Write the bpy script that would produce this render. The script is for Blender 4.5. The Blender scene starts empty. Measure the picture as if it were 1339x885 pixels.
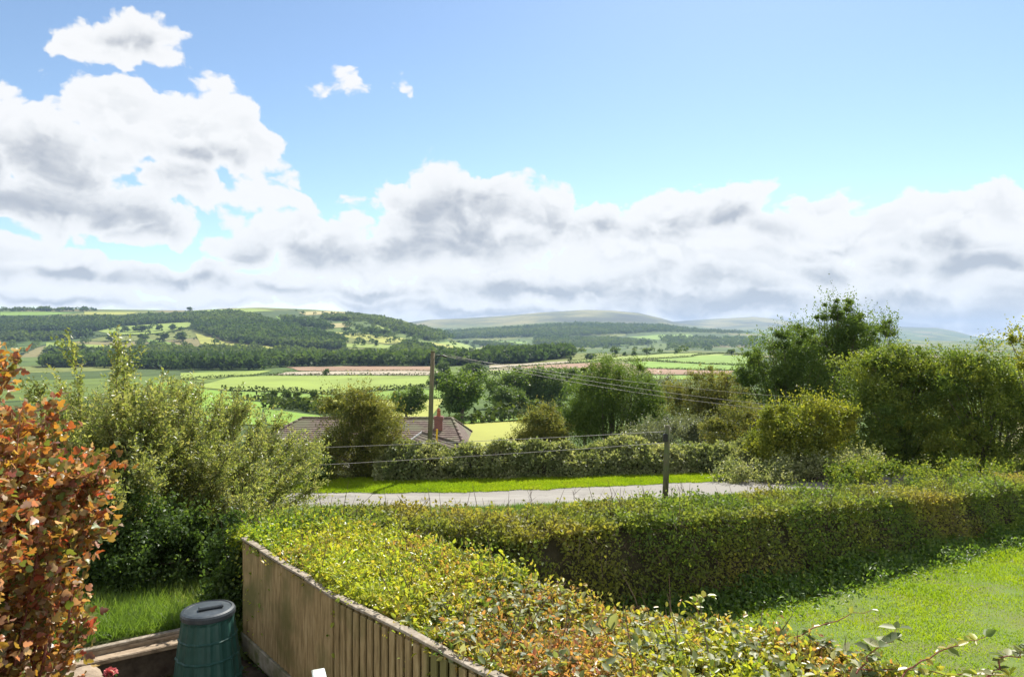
import bpy, math, random
import numpy as np
rng = np.random.default_rng(11)
random.seed(11)
F, CX, CY = 893.0, 669.5, 442.5          # focal length and centre of the photograph, in its pixels
scene = bpy.context.scene
COL = scene.collection
pi = math.pi
SUN_AZ, SUN_EL = math.radians(20.0), math.radians(47.0)

# ---------------------------------------------------------------- objects
def tag(o, label=None, cat=None, group=None, kind=None):
    if label: o['label'] = label
    if cat: o['category'] = cat
    if group: o['group'] = group
    if kind: o['kind'] = kind
    return o

def empty(name, loc, label=None, cat=None, group=None):
    o = bpy.data.objects.new(name, None)
    o.location = loc
    o.empty_display_size = .2
    COL.objects.link(o)
    return tag(o, label, cat, group)

def mesh_np(name, V, faces, mat, parent=None, rnd=None, pat=None, smooth=False):
    """faces: (m,k) int array, or a list of ragged tuples. V in world space (parent offset is removed)."""
    V = np.asarray(V, dtype=np.float64).reshape(-1, 3)
    if parent is not None:
        V = V - np.array(parent_loc(parent))
    me = bpy.data.meshes.new(name)
    if isinstance(faces, np.ndarray):
        m, k = faces.shape
        me.vertices.add(len(V)); me.vertices.foreach_set('co', V.astype(np.float32).ravel())
        me.loops.add(m * k); me.loops.foreach_set('vertex_index', faces.astype(np.int32).ravel())
        me.polygons.add(m); me.polygons.foreach_set('loop_start', np.arange(0, m * k, k, dtype=np.int32))
        me.update(calc_edges=True)
    else:
        me.from_pydata([tuple(v) for v in V], [], [tuple(f) for f in faces])
    for nm, arr in (('rnd', rnd), ('pat', pat)):
        if arr is not None:
            a = me.attributes.new(nm, 'FLOAT', 'FACE')
            a.data.foreach_set('value', np.asarray(arr, dtype=np.float32))
    if smooth:
        me.polygons.foreach_set('use_smooth', np.ones(len(me.polygons), dtype=bool))
    me.materials.append(mat)
    o = bpy.data.objects.new(name, me)
    COL.objects.link(o)
    if parent is not None: o.parent = parent
    return o

def parent_loc(p):
    v = np.array(p.location[:], dtype=float)
    while p.parent is not None:
        p = p.parent
        v = v + np.array(p.location[:])
    return v

class MB:
    """collects solid pieces for one mesh"""
    def __init__(s): s.v = []; s.f = []
    def add(s, V, Fs):
        n = len(s.v); s.v += [tuple(map(float, p)) for p in V]; s.f += [tuple(i + n for i in f) for f in Fs]
    def box(s, c, size, ux=(1, 0, 0), uy=(0, 1, 0), uz=(0, 0, 1), taper=1.0, bev=0.0):
        c = np.array(c, float); ux = np.array(ux, float); uy = np.array(uy, float); uz = np.array(uz, float)
        hx, hy, hz = [q / 2 for q in size]
        if bev <= 0:
            V = [c + ux * (a * hx * t) + uy * (b * hy * t) + uz * (h * hz) for h, t in ((-1, 1), (1, taper)) for a, b in ((-1, -1), (1, -1), (1, 1), (-1, 1))]
            s.add(V, [(3, 2, 1, 0), (4, 5, 6, 7), (0, 1, 5, 4), (1, 2, 6, 5), (2, 3, 7, 6), (3, 0, 4, 7)])
        else:
            V = []
            for h, ins in ((-hz, bev), (-hz + bev, 0), (hz - bev, 0), (hz, bev)):
                for a, b in ((-1, -1), (1, -1), (1, 1), (-1, 1)):
                    V.append(c + ux * a * (hx - ins) + uy * b * (hy - ins) + uz * h)
            Fs = [(3, 2, 1, 0), (12, 13, 14, 15)]
            for k in range(3):
                for i in range(4):
                    j = (i + 1) % 4
                    Fs.append((k * 4 + i, k * 4 + j, k * 4 + 4 + j, k * 4 + 4 + i))
            s.add(V, Fs)
    def tube(s, pts, rad, n=6, cap=True):
        pts = [np.array(p, float) for p in pts]
        if np.isscalar(rad): rad = [rad] * len(pts)
        V = []
        for i, p in enumerate(pts):
            d = pts[min(i + 1, len(pts) - 1)] - pts[max(i - 1, 0)]
            d = d / (np.linalg.norm(d) + 1e-9)
            a = np.cross(d, (0, 0, 1) if abs(d[2]) < .9 else (1, 0, 0)); a /= np.linalg.norm(a)
            b = np.cross(d, a)
            for k in range(n):
                t = 2 * pi * k / n
                V.append(p + (a * math.cos(t) + b * math.sin(t)) * rad[i])
        Fs = []
        for i in range(len(pts) - 1):
            for k in range(n):
                j = (k + 1) % n
                Fs.append((i * n + k, i * n + j, (i + 1) * n + j, (i + 1) * n + k))
        if cap:
            Fs.append(tuple(range(n - 1, -1, -1))); Fs.append(tuple((len(pts) - 1) * n + k for k in range(n)))
        s.add(V, Fs)
    def lathe(s, prof, c, n=24, ripple=None):
        V = []
        for r, z in prof:
            for k in range(n):
                t = 2 * pi * k / n
                q = r * (ripple(k, z) if ripple else 1)
                V.append((c[0] + q * math.cos(t), c[1] + q * math.sin(t), c[2] + z))
        Fs = []
        for i in range(len(prof) - 1):
            for k in range(n):
                j = (k + 1) % n
                Fs.append((i * n + k, i * n + j, (i + 1) * n + j, (i + 1) * n + k))
        Fs.append(tuple(range(n - 1, -1, -1))); Fs.append(tuple((len(prof) - 1) * n + k for k in range(n)))
        s.add(V, Fs)
    def build(s, name, mat, parent=None, smooth=False):
        return mesh_np(name, np.array(s.v), s.f, mat, parent, smooth=smooth)

# ---------------------------------------------------------------- terrain
def sn(x, y, seed, n=5, f0=1.0):
    """smooth pseudo noise in about -1..1"""
    r = np.random.default_rng(seed); out = 0; amp = 1; tot = 0; f = f0
    for i in range(n):
        for _ in range(3):
            a = r.uniform(0, 2 * pi); ph = r.uniform(0, 2 * pi)
            out = out + amp * np.sin((x * math.cos(a) + y * math.sin(a)) * f + ph)
        tot += amp * 1.7; amp *= .55; f *= 1.95
    return out / tot

PY = np.array([-60, -6, 0, 6, 12, 20, 23, 26.5, 30, 34, 50, 80, 130, 176, 300, 500, 700, 1500, 4000, 13000.])
PZ = np.array([-3.4, -3.55, -3.6, -4.15, -4.7, -5.4, -5.66, -5.8, -6.0, -6.6, -10.2, -13.0, -16.6, -19.6, -24.2, -27.6, -31., -33, -34, -36.])
_m = np.gradient(PZ, PY)
for i in range(1, len(PY) - 1):
    a = (PZ[i] - PZ[i-1]) / (PY[i] - PY[i-1]); b = (PZ[i+1] - PZ[i]) / (PY[i+1] - PY[i])
    _m[i] = 2 * a * b / (a + b) if a * b > 0 else 0
def prof(y):
    i = np.clip(np.searchsorted(PY, y) - 1, 0, len(PY) - 2)
    h = PY[i+1] - PY[i]; t = np.clip((y - PY[i]) / h, 0, 1)
    return (2*t**3-3*t**2+1)*PZ[i] + (t**3-2*t**2+t)*h*_m[i] + (-2*t**3+3*t**2)*PZ[i+1] + (t**3-t**2)*h*_m[i+1]
def sstep(t): t = np.clip(t, 0, 1); return t*t*(3-2*t)
RIDGES = [  # foot, crest distance, fall-off behind, silhouette
    (1150, 2600, 1600, [(-900,396),(-300,400),(0,404),(100,404),(180,405),(250,406),(300,403),(340,402),(400,404),(450,407),(490,411),(525,418),(560,430),(600,447),(650,470),(2500,520)], 7),
    (2600, 4600, 1800, [(-900,440),(300,440),(480,436),(560,433),(620,428),(660,426),(720,421),(790,422),(860,424),(910,430),(980,434),(1080,439),(1200,445),(1340,448),(2500,450)], 9),
    (4700, 7200, 2500, [(-900,445),(440,430),(520,423),(560,418),(600,416.5),(660,413),(710,408.5),(765,405),(800,406),(835,409),(865,416),(885,422),(950,432),(1100,444),(2500,450)], 6),
    (6500, 9800, 2500, [(-900,450),(820,432),(870,421),(920,417.5),(985,414),(1010,416),(1040,421),(1100,424),(1170,427),(1225,428.5),(1250,433),(1275,440),(1310,443),(1400,446),(2500,450)], 6),
]
def T(x, y):
    x = np.asarray(x, float); y = np.asarray(y, float)
    z = prof(y)
    wl = sstep((-2.6 - x) / 1.6) * sstep((24 - y) / 6)
    zl = -3.70 - .136 * (np.clip(y, 6, 40) - 8.5)
    z = z * (1 - wl) + zl * wl
    z = z + 12.0 * np.exp(-((x - 190) / 190)**2 / 2 - ((y - 930) / 300)**2 / 2)
    z = z + sn(x, y, 3, 3, .02) * np.clip((y - 60) / 300, 0, 1) * 1.0
    ys = np.maximum(y, 1.0); px = CX + F * x / ys
    for foot, crest, fall, sil, und in RIDGES:
        sx = [p[0] for p in sil]; sy = [p[1] for p in sil]
        zc = -(np.interp(px, sx, sy) - CY) / F * crest
        t = (y - foot) / (crest - foot)
        zz = -34 + (zc + 34) * (.35 * sstep(t) + .65 * np.clip(t, 0, 1)**.8)
        zz = zz + und * sn(x, y, int(foot), 4, .004) * np.clip(t, 0, 1) * np.clip(1.15 - t, 0.12, 1)
        back = np.clip((y - crest) / fall, 0, 1)
        zz = zz - (zc + 60) * back**2
        z = np.where(y > foot, np.maximum(z, zz), z)
    return z
def Tz(x, y): return float(T(x, y))

_ys = np.geomspace(3, 12000, 1500)
def ground(px, py):
    """where the sight line through a point of the photograph meets the terrain"""
    u, v = (px - CX) / F, -(py - CY) / F
    d = v * _ys - T(u * _ys, _ys)
    k = np.nonzero(d < 0)[0]
    if len(k) == 0 or k[0] == 0:
        y = _ys[-1] if len(k) == 0 else _ys[0]
    else:
        i = k[0]; t = d[i-1] / (d[i-1] - d[i]); y = _ys[i-1] + t * (_ys[i] - _ys[i-1])
    return np.array([u * y, y, Tz(u * y, y)])
def ground_many(px, py):
    o = []
    for i in range(0, len(px), 400):
        a, b = px[i:i+400, None], py[i:i+400, None]
        ys = _ys2[None]; u, v = (a - CX) / F, -(b - CY) / F
        d = v * ys - T(u * ys, ys + 0 * u)
        k = np.argmax(d < 0, 1); k = np.clip(np.where((d < 0).any(1), k, len(_ys2) - 1), 1, None); r = np.arange(len(k))
        t = np.clip(d[r, k-1] / (d[r, k-1] - d[r, k] + 1e-9), 0, 1); y = _ys2[k-1] + t * (_ys2[k] - _ys2[k-1])
        o.append(np.stack([u[:, 0] * y, y, T(u[:, 0] * y, y)], -1))
    return np.vstack(o)
_ys2 = np.geomspace(300, 11000, 420)
def P3(px, py, Y): return np.array([(px - CX) / F * Y, Y, -(py - CY) / F * Y])

# ---------------------------------------------------------------- materials
def new_mat(name):
    m = bpy.data.materials.new(name); m.use_nodes = True
    nt = m.node_tree; nt.nodes.clear()
    out = nt.nodes.new('ShaderNodeOutputMaterial')
    return m, nt, out
def N(nt, typ, **kw):
    n = nt.nodes.new(typ)
    for k, v in kw.items():
        if k.startswith('i_'):
            key = k[2:]; key = int(key) if key.isdigit() else key.replace('_', ' ')
            n.inputs[key].default_value = v
        else: setattr(n, k, v)
    return n
def ramp(nt, stops, interp='LINEAR'):
    r = nt.nodes.new('ShaderNodeValToRGB'); r.color_ramp.interpolation = interp
    e = r.color_ramp.elements
    while len(e) < len(stops): e.new(.5)
    for el, (p, c) in zip(e, stops):
        el.position = p; el.color = (c[0], c[1], c[2], 1)
    return r
def leaf_mat(name, cols, cols2=None, trans=.45, rough=.42, spec=.45, tint=(1.25, 1.2, .55)):
    m, nt, out = new_mat(name)
    L = nt.links.new
    a = N(nt, 'ShaderNodeAttribute', attribute_name='rnd')
    n = len(cols)
    r = ramp(nt, [(i / (n - 1), c) for i, c in enumerate(cols)]); L(a.outputs['Fac'], r.inputs[0])
    col = r.outputs[0]
    if cols2:
        a2 = N(nt, 'ShaderNodeAttribute', attribute_name='pat')
        r2 = ramp(nt, [(i / (len(cols2) - 1), c) for i, c in enumerate(cols2)]); L(a.outputs['Fac'], r2.inputs[0])
        mx = N(nt, 'ShaderNodeMix', data_type='RGBA'); L(a2.outputs['Fac'], mx.inputs[0]); L(col, mx.inputs[6]); L(r2.outputs[0], mx.inputs[7]); col = mx.outputs[2]
    p = N(nt, 'ShaderNodeBsdfPrincipled'); L(col, p.inputs['Base Color']); p.inputs['Roughness'].default_value = rough; p.inputs['Specular IOR Level'].default_value = spec
    mul = N(nt, 'ShaderNodeMix', data_type='RGBA', blend_type='MULTIPLY'); mul.inputs[0].default_value = 1; L(col, mul.inputs[6]); mul.inputs[7].default_value = (tint[0]*1.5, tint[1]*1.5, tint[2]*1.5, 1)
    t = N(nt, 'ShaderNodeBsdfTranslucent'); L(mul.outputs[2], t.inputs['Color'])
    ms = N(nt, 'ShaderNodeMixShader'); ms.inputs[0].default_value = trans; L(p.outputs[0], ms.inputs[1]); L(t.outputs[0], ms.inputs[2]); L(ms.outputs[0], out.inputs[0])
    return m
def noise_mat(name, cols, scale=4., detail=6., rough=.85, bump=0., bscale=None, stretch=None, spec=.25, cols_b=None, scale_b=1.):
    m, nt, out = new_mat(name); L = nt.links.new
    g = N(nt, 'ShaderNodeTexCoord'); vec = g.outputs['Object']
    if stretch:
        mp = N(nt, 'ShaderNodeMapping'); mp.inputs['Scale'].default_value = stretch; L(vec, mp.inputs[0]); vec = mp.outputs[0]
    n = N(nt, 'ShaderNodeTexNoise'); n.inputs['Scale'].default_value = scale; n.inputs['Detail'].default_value = detail; n.inputs['Roughness'].default_value = .65; L(vec, n.inputs['Vector'])
    k = len(cols); r = ramp(nt, [(.28 + .44 * i / (k - 1), c) for i, c in enumerate(cols)]); L(n.outputs['Fac'], r.inputs[0]); col = r.outputs[0]
    if cols_b:
        n2 = N(nt, 'ShaderNodeTexNoise'); n2.inputs['Scale'].default_value = scale_b; n2.inputs['Detail'].default_value = 4; L(g.outputs['Object'], n2.inputs['Vector'])
        r2 = ramp(nt, [(.46, (0, 0, 0)), (.62, (1, 1, 1))]); L(n2.outputs['Fac'], r2.inputs[0])
        mx = N(nt, 'ShaderNodeMix', data_type='RGBA'); L(r2.outputs[0], mx.inputs[0]); L(col, mx.inputs[6]); mx.inputs[7].default_value = (*cols_b, 1); col = mx.outputs[2]
    p = N(nt, 'ShaderNodeBsdfPrincipled'); L(col, p.inputs['Base Color']); p.inputs['Roughness'].default_value = rough; p.inputs['Specular IOR Level'].default_value = spec
    if bump:
        n3 = N(nt, 'ShaderNodeTexNoise'); n3.inputs['Scale'].default_value = bscale or scale * 3; n3.inputs['Detail'].default_value = 5; L(vec, n3.inputs['Vector'])
        b = N(nt, 'ShaderNodeBump'); b.inputs['Strength'].default_value = bump; b.inputs['Distance'].default_value = .02; L(n3.outputs['Fac'], b.inputs['Height']); L(b.outputs[0], p.inputs['Normal'])
    L(p.outputs[0], out.inputs[0])
    return m

M = {}
M['bark'] = noise_mat('bark', [(.035,.026,.018),(.09,.07,.05),(.16,.135,.10)], 8, stretch=(1,1,.25), bump=.5)
M['twig'] = noise_mat('twig', [(.05,.03,.02),(.11,.075,.05),(.2,.15,.1)], 9, stretch=(1,1,.4))
M['redtwig'] = noise_mat('reddish_stem', [(.10,.03,.02),(.2,.07,.05),(.25,.16,.09)], 9)
M['core'] = noise_mat('hedge_dark_core', [(.018,.018,.009),(.04,.034,.018),(.075,.062,.036)], 7, bump=1., bscale=20)
M['fence'] = noise_mat('weathered_fence_board', [(.15,.105,.05),(.29,.21,.10),(.42,.32,.17)], 9, stretch=(3,3,.35), bump=.35, bscale=30, cols_b=(.15,.135,.05), scale_b=1.4)
M['fencecap'] = noise_mat('sun_bleached_timber', [(.14,.115,.08),(.25,.21,.16),(.38,.34,.28)], 14, bump=.3)
M['concrete'] = noise_mat('concrete', [(.2,.18,.13),(.3,.27,.2),(.38,.35,.28)], 10, bump=.3, cols_b=(.12,.13,.05), scale_b=3)
M['bin'] = noise_mat('green_plastic', [(.012,.05,.043),(.016,.066,.055),(.03,.085,.07)], 6, rough=.5, spec=.4, bump=.04)
M['lid'] = noise_mat('dark_grey_plastic', [(.028,.036,.043),(.04,.05,.058),(.075,.085,.09)], 8, rough=.42, spec=.4)
M['timber'] = noise_mat('old_wall_timber', [(.14,.105,.07),(.29,.22,.15),(.44,.36,.26)], 7, stretch=(.6,2,2), bump=.5)
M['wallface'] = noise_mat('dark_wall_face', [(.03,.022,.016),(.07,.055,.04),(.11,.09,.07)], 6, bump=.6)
M['stone'] = noise_mat('buff_stone', [(.17,.13,.09),(.27,.21,.15),(.36,.29,.21)], 9, bump=.5)
M['soil'] = noise_mat('soil', [(.03,.02,.013),(.07,.05,.033),(.12,.09,.06)], 9, bump=1., bscale=14)
M['paint'] = noise_mat('pale_blue_paint', [(.46,.56,.56),(.58,.67,.66),(.68,.74,.73)], 14, bump=.2, cols_b=(.4,.42,.36), scale_b=9)
M['pole'] = noise_mat('creosoted_pole', [(.06,.052,.03),(.12,.10,.06),(.19,.16,.10)], 8, stretch=(2,2,.25), bump=.4, cols_b=(.1,.12,.05), scale_b=1.3)
M['pole_dark'] = noise_mat('mossy_post', [(.045,.045,.025),(.09,.085,.05),(.16,.145,.09)], 8, stretch=(2,2,.4), bump=.4, cols_b=(.085,.11,.04), scale_b=2)
M['wire'] = noise_mat('weathered_wire', [(.2,.19,.17),(.3,.28,.25)], 3, rough=.5)
M['blackbox'] = noise_mat('black_plastic', [(.012,.012,.012),(.03,.03,.03)], 6, rough=.5)
M['yellow'] = noise_mat('yellow_plastic', [(.55,.33,.02),(.7,.45,.03)], 6, rough=.5)
def road_mat():
    m, nt, out = new_mat('worn_tarmac'); L = nt.links.new
    g = N(nt, 'ShaderNodeNewGeometry'); P = g.outputs['Position']
    def nz(sc, det, st=None):
        v = P
        if st: mp = N(nt, 'ShaderNodeMapping'); mp.inputs['Scale'].default_value = st; L(P, mp.inputs[0]); v = mp.outputs[0]
        n = N(nt, 'ShaderNodeTexNoise'); n.inputs['Scale'].default_value = sc; n.inputs['Detail'].default_value = det; n.inputs['Roughness'].default_value = .7; L(v, n.inputs['Vector']); return n.outputs['Fac']
    r = ramp(nt, [(.3, (.15,.138,.12)), (.5, (.20,.187,.165)), (.7, (.26,.243,.215))]); L(nz(30, 8), r.inputs[0]); col = r.outputs[0]
    for fac, c, lo, hi in ((nz(.5, 5, (.35, 1.6, 1)), (.27,.255,.225), .5, .62), (nz(.9, 6), (.13,.12,.105), .58, .66), (nz(1.1, 7, (.25, 2.4, 1)), (.10,.095,.085), .66, .69)):
        k = ramp(nt, [(lo, (0,0,0)), (hi, (.75,.75,.75))]); L(fac, k.inputs[0])
        mx = N(nt, 'ShaderNodeMix', data_type='RGBA'); L(k.outputs[0], mx.inputs[0]); L(col, mx.inputs[6]); mx.inputs[7].default_value = (*c, 1); col = mx.outputs[2]
    p = N(nt, 'ShaderNodeBsdfPrincipled'); p.inputs['Roughness'].default_value = .85; p.inputs['Specular IOR Level'].default_value = .25; L(col, p.inputs['Base Color'])
    b = N(nt, 'ShaderNodeBump'); b.inputs['Strength'].default_value = .4; b.inputs['Distance'].default_value = .02; L(nz(45, 6), b.inputs['Height']); L(b.outputs[0], p.inputs['Normal']); L(p.outputs[0], out.inputs[0]); return m
M['road'] = road_mat()
M['tile'] = noise_mat('brown_roof_tile', [(.065,.045,.036),(.12,.085,.068),(.19,.15,.125)], 3.2, detail=8, bump=.3, cols_b=(.13,.125,.075), scale_b=.8)
M['brick'] = None
M['render'] = noise_mat('cream_render', [(.5,.46,.38),(.6,.56,.48)], 4)
M['white'] = noise_mat('white_paint', [(.68,.68,.66),(.8,.8,.78)], 5)
M['pot'] = noise_mat('terracotta', [(.22,.075,.035),(.36,.13,.065)], 5)
M['petal'] = noise_mat('pink_petal', [(.55,.13,.14),(.75,.25,.25)], 20)
def brick_mat():
    m, nt, out = new_mat('red_brick'); L = nt.links.new
    g = N(nt, 'ShaderNodeTexCoord'); mp = N(nt, 'ShaderNodeMapping'); mp.inputs['Rotation'].default_value = (pi/2, 0, 0); L(g.outputs['Object'], mp.inputs[0])
    b = N(nt, 'ShaderNodeTexBrick'); b.inputs['Scale'].default_value = 4.4; b.inputs['Color1'].default_value = (.2,.06,.04,1); b.inputs['Color2'].default_value = (.13,.045,.035,1); b.inputs['Mortar'].default_value = (.22,.18,.15,1); L(mp.outputs[0], b.inputs[0])
    p = N(nt, 'ShaderNodeBsdfPrincipled'); p.inputs['Roughness'].default_value = .9; L(b.outputs[0], p.inputs['Base Color']); L(p.outputs[0], out.inputs[0]); return m
M['brick'] = brick_mat()

# leaves
M['l_red'] = leaf_mat('bronze_leaves', [(.10,.15,.03),(.17,.20,.045),(.15,.05,.04),(.24,.19,.045),(.25,.075,.04),(.34,.13,.04),(.40,.29,.055),(.34,.2,.14),(.15,.18,.04),(.48,.34,.24),(.36,.06,.04),(.22,.23,.05)], trans=.42, tint=(1.15,.95,.5), rough=.42, spec=.5)
M['l_willow'] = leaf_mat('willow_leaves', [(.08,.11,.035),(.13,.17,.055),(.19,.22,.075),(.27,.28,.13),(.21,.19,.07)], trans=.48, rough=.38, spec=.5)
M['l_dark'] = leaf_mat('dark_green_leaves', [(.035,.065,.018),(.06,.105,.026),(.10,.145,.038)], trans=.4, rough=.45, spec=.25)
M['l_hedge'] = leaf_mat('hedge_leaves', [(.06,.12,.022),(.13,.21,.028),(.25,.31,.034),(.37,.39,.045),(.14,.2,.05)],
                        [(.12,.17,.04),(.27,.22,.07),(.40,.15,.09),(.34,.29,.07),(.18,.23,.08)], trans=.45, rough=.36, spec=.5)
M['l_clipped'] = leaf_mat('clipped_hedge_leaves', [(.05,.095,.022),(.085,.14,.03),(.145,.195,.038),(.22,.26,.05)],
                        [(.11,.115,.04),(.22,.175,.06),(.31,.26,.06),(.24,.14,.06)], trans=.45, rough=.5, spec=.2)
M['l_bramble'] = leaf_mat('bramble_leaves', [(.07,.10,.035),(.14,.175,.07),(.23,.25,.12),(.36,.36,.22)], trans=.42, rough=.5, spec=.35)
M['l_haw'] = leaf_mat('hawthorn_leaves', [(.05,.085,.02),(.085,.135,.026),(.15,.19,.034),(.25,.26,.045)], trans=.45, rough=.5, spec=.2)
M['l_hawy'] = leaf_mat('yellow_hawthorn_leaves', [(.06,.09,.016),(.125,.16,.026),(.21,.225,.034),(.29,.275,.05)], trans=.47, rough=.5, spec=.2)
M['l_mid'] = leaf_mat('mid_green_leaves', [(.045,.08,.02),(.075,.125,.028),(.13,.175,.04)], trans=.45, rough=.5, spec=.15)
M['l_brown'] = leaf_mat('brownish_green_leaves', [(.055,.07,.022),(.10,.115,.032),(.155,.165,.045),(.21,.17,.06)], trans=.45, rough=.5, spec=.15)
M['l_silver'] = leaf_mat('grey_green_leaves', [(.07,.085,.05),(.11,.13,.075),(.16,.18,.115)], trans=.35)
M['l_far'] = leaf_mat('far_tree_leaves', [(.035,.065,.018),(.06,.10,.025),(.10,.14,.034)], trans=.4, rough=.6, spec=.08)
M['l_wood'] = leaf_mat('far_wood_leaves', [(.03,.058,.02),(.055,.09,.026),(.095,.13,.036)], trans=.38, rough=.6, spec=.06)
M['l_fhedge'] = leaf_mat('field_hedge_leaves', [(.03,.05,.015),(.05,.075,.02),(.075,.1,.028)], trans=.3, rough=.6, spec=.06)
M['grass'] = leaf_mat('lawn_blades', [(.12,.19,.012),(.175,.255,.014),(.235,.30,.018),(.26,.26,.04)], trans=.5, rough=.65, spec=.12, tint=(1.15,1.2,.5))
M['longgrass'] = leaf_mat('long_grass_blades', [(.045,.095,.016),(.08,.145,.024),(.12,.19,.035),(.21,.21,.10)], trans=.5, rough=.45)

# ---------------------------------------------------------------- leaves and plants
TPL = {  # columns: along the leaf, across, out of plane
    'diamond': (np.array([(0,0,0),(.45,.5,.1),(1,0,0),(.45,-.5,.1)]), np.array([(0,1,2),(0,2,3)])),
    'leaf': (np.array([(0,0,0),(.28,.42,.1),(.68,.36,.09),(1,0,-.08),(.68,-.36,.09),(.28,-.42,.1)]), np.array([(0,1,2,3),(0,3,4,5)])),
    'lobed': (np.array([(0,0,0),(.12,.42,.07),(.42,.56,.1),(.5,.3,.05),(.78,.3,.06),(1,0,-.1),(.78,-.3,.06),(.5,-.3,.05),(.42,-.56,.1),(.12,-.42,.07),(.5,0,-.02)]),
              np.array([(10,0,1),(10,1,2),(10,2,3),(10,3,4),(10,4,5),(10,5,6),(10,6,7),(10,7,8),(10,8,9),(10,9,0)])),
    'blade': (np.array([(0,.5,0),(0,-.5,0),(.55,-.36,.0),(.55,.36,.0),(1,0,.22)]), np.array([(0,1,2),(0,2,3),(3,2,4)])),
}
def unit(v): return v / (np.linalg.norm(v, axis=-1, keepdims=True) + 1e-9)
def rdir(n): return unit(rng.normal(size=(n, 3)))
def leafmesh(name, Pt, D, Nn, L, W, mat, parent, rnd, tpl='diamond', pat=None):
    n = len(Pt); D = unit(D); S = unit(np.cross(Nn, D)); Nn = np.cross(D, S)
    tv, tf = TPL[tpl]; k = len(tv)
    L = np.broadcast_to(L, (n,))[:, None, None]; W = np.broadcast_to(W, (n,))[:, None, None]
    V = Pt[:, None] + L * tv[None, :, 0:1] * D[:, None] + W * tv[None, :, 1:2] * S[:, None] + L * tv[None, :, 2:3] * Nn[:, None]
    Fc = (np.arange(n)[:, None, None] * k + tf[None]).reshape(-1, tf.shape[1])
    m = len(tf)
    return mesh_np(name, V.reshape(-1, 3), Fc, mat, parent, np.repeat(rnd, m), None if pat is None else np.repeat(pat, m))
def rnd_of(Pt, freq=1.2, mix=.5, seed=5):
    a = .5 + .5 * sn(Pt[:, 0] + Pt[:, 2] * .7, Pt[:, 1] - Pt[:, 2] * .6, seed, 3, freq)
    return np.clip(mix * a + (1 - mix) * rng.random(len(Pt)), 0, 1)

def crown_pts(lobes, n, clump=None, cr=.18, shell=.45, lump=.16):
    """points in the outer shells of several ellipsoids, gathered into clumps"""
    lb = np.array(lobes, float); w = lb[:, 3] * lb[:, 5] + .001; w /= w.sum()
    def samp(m):
        k = rng.choice(len(lb), m, p=w); d = rdir(m)
        q = 1 + lump * (sn(d[:, 0] * 4 + k * 9, d[:, 1] * 4 + d[:, 2] * 5, 17, 3, 1.0)) * 1.6
        r = (shell + (1 - shell) * rng.random(m)**.6) * q
        return lb[k, :3] + d * lb[k, 3:6] * r[:, None], d, k
    if clump:
        C, d, k = samp(clump); i = rng.integers(0, clump, n)
        s = (lb[k[i], 3:6].mean(1) * cr)[:, None]
        P = C[i] + rng.normal(size=(n, 3)) * s * np.array([1, 1, .75])
        return P, d[i], rng.random(clump)[i]
    P, d, k = samp(n); return P, d, rng.random(n)

def shoots(S, D, L, k, droop=0., jit=.02):
    """leaf places along straight or drooping shoots"""
    n = len(S); t = (np.arange(k)[None] + rng.random((n, k)) * .9) / k
    P = S[:, None] + unit(D)[:, None] * (L[:, None] * t)[..., None]
    P[..., 2] -= droop * (L[:, None] * t)**2
    P += rng.normal(size=P.shape) * jit
    Dr = np.repeat(unit(D)[:, None], k, 1)
    return P.reshape(-1, 3), Dr.reshape(-1, 3)

def limbs(base, tops, r0, name, parent, mat, n=6, lean=.35):
    mb = MB(); base = np.array(base, float)
    for i, tp in enumerate(tops):
        tp = np.array(tp, float); mid = base + (tp - base) * .5 + np.array([-(tp - base)[0] * lean * .5, -(tp - base)[1] * lean * .5, 0]) + rng.normal(size=3) * .06 * np.linalg.norm(tp - base) * .5
        q = base + (tp - base) * .2 + (mid - base) * .12
        r = r0 * (1 if i == 0 else .55)
        mb.tube([base - np.array([0, 0, .15]) + rng.normal(size=3) * r * .3, q, mid, mid * .45 + tp * .55 + rng.normal(size=3) * .03, tp], [r, r * .8, r * .55, r * .35, r * .12], n)
    return mb.build(name, mat, parent, smooth=True)

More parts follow.
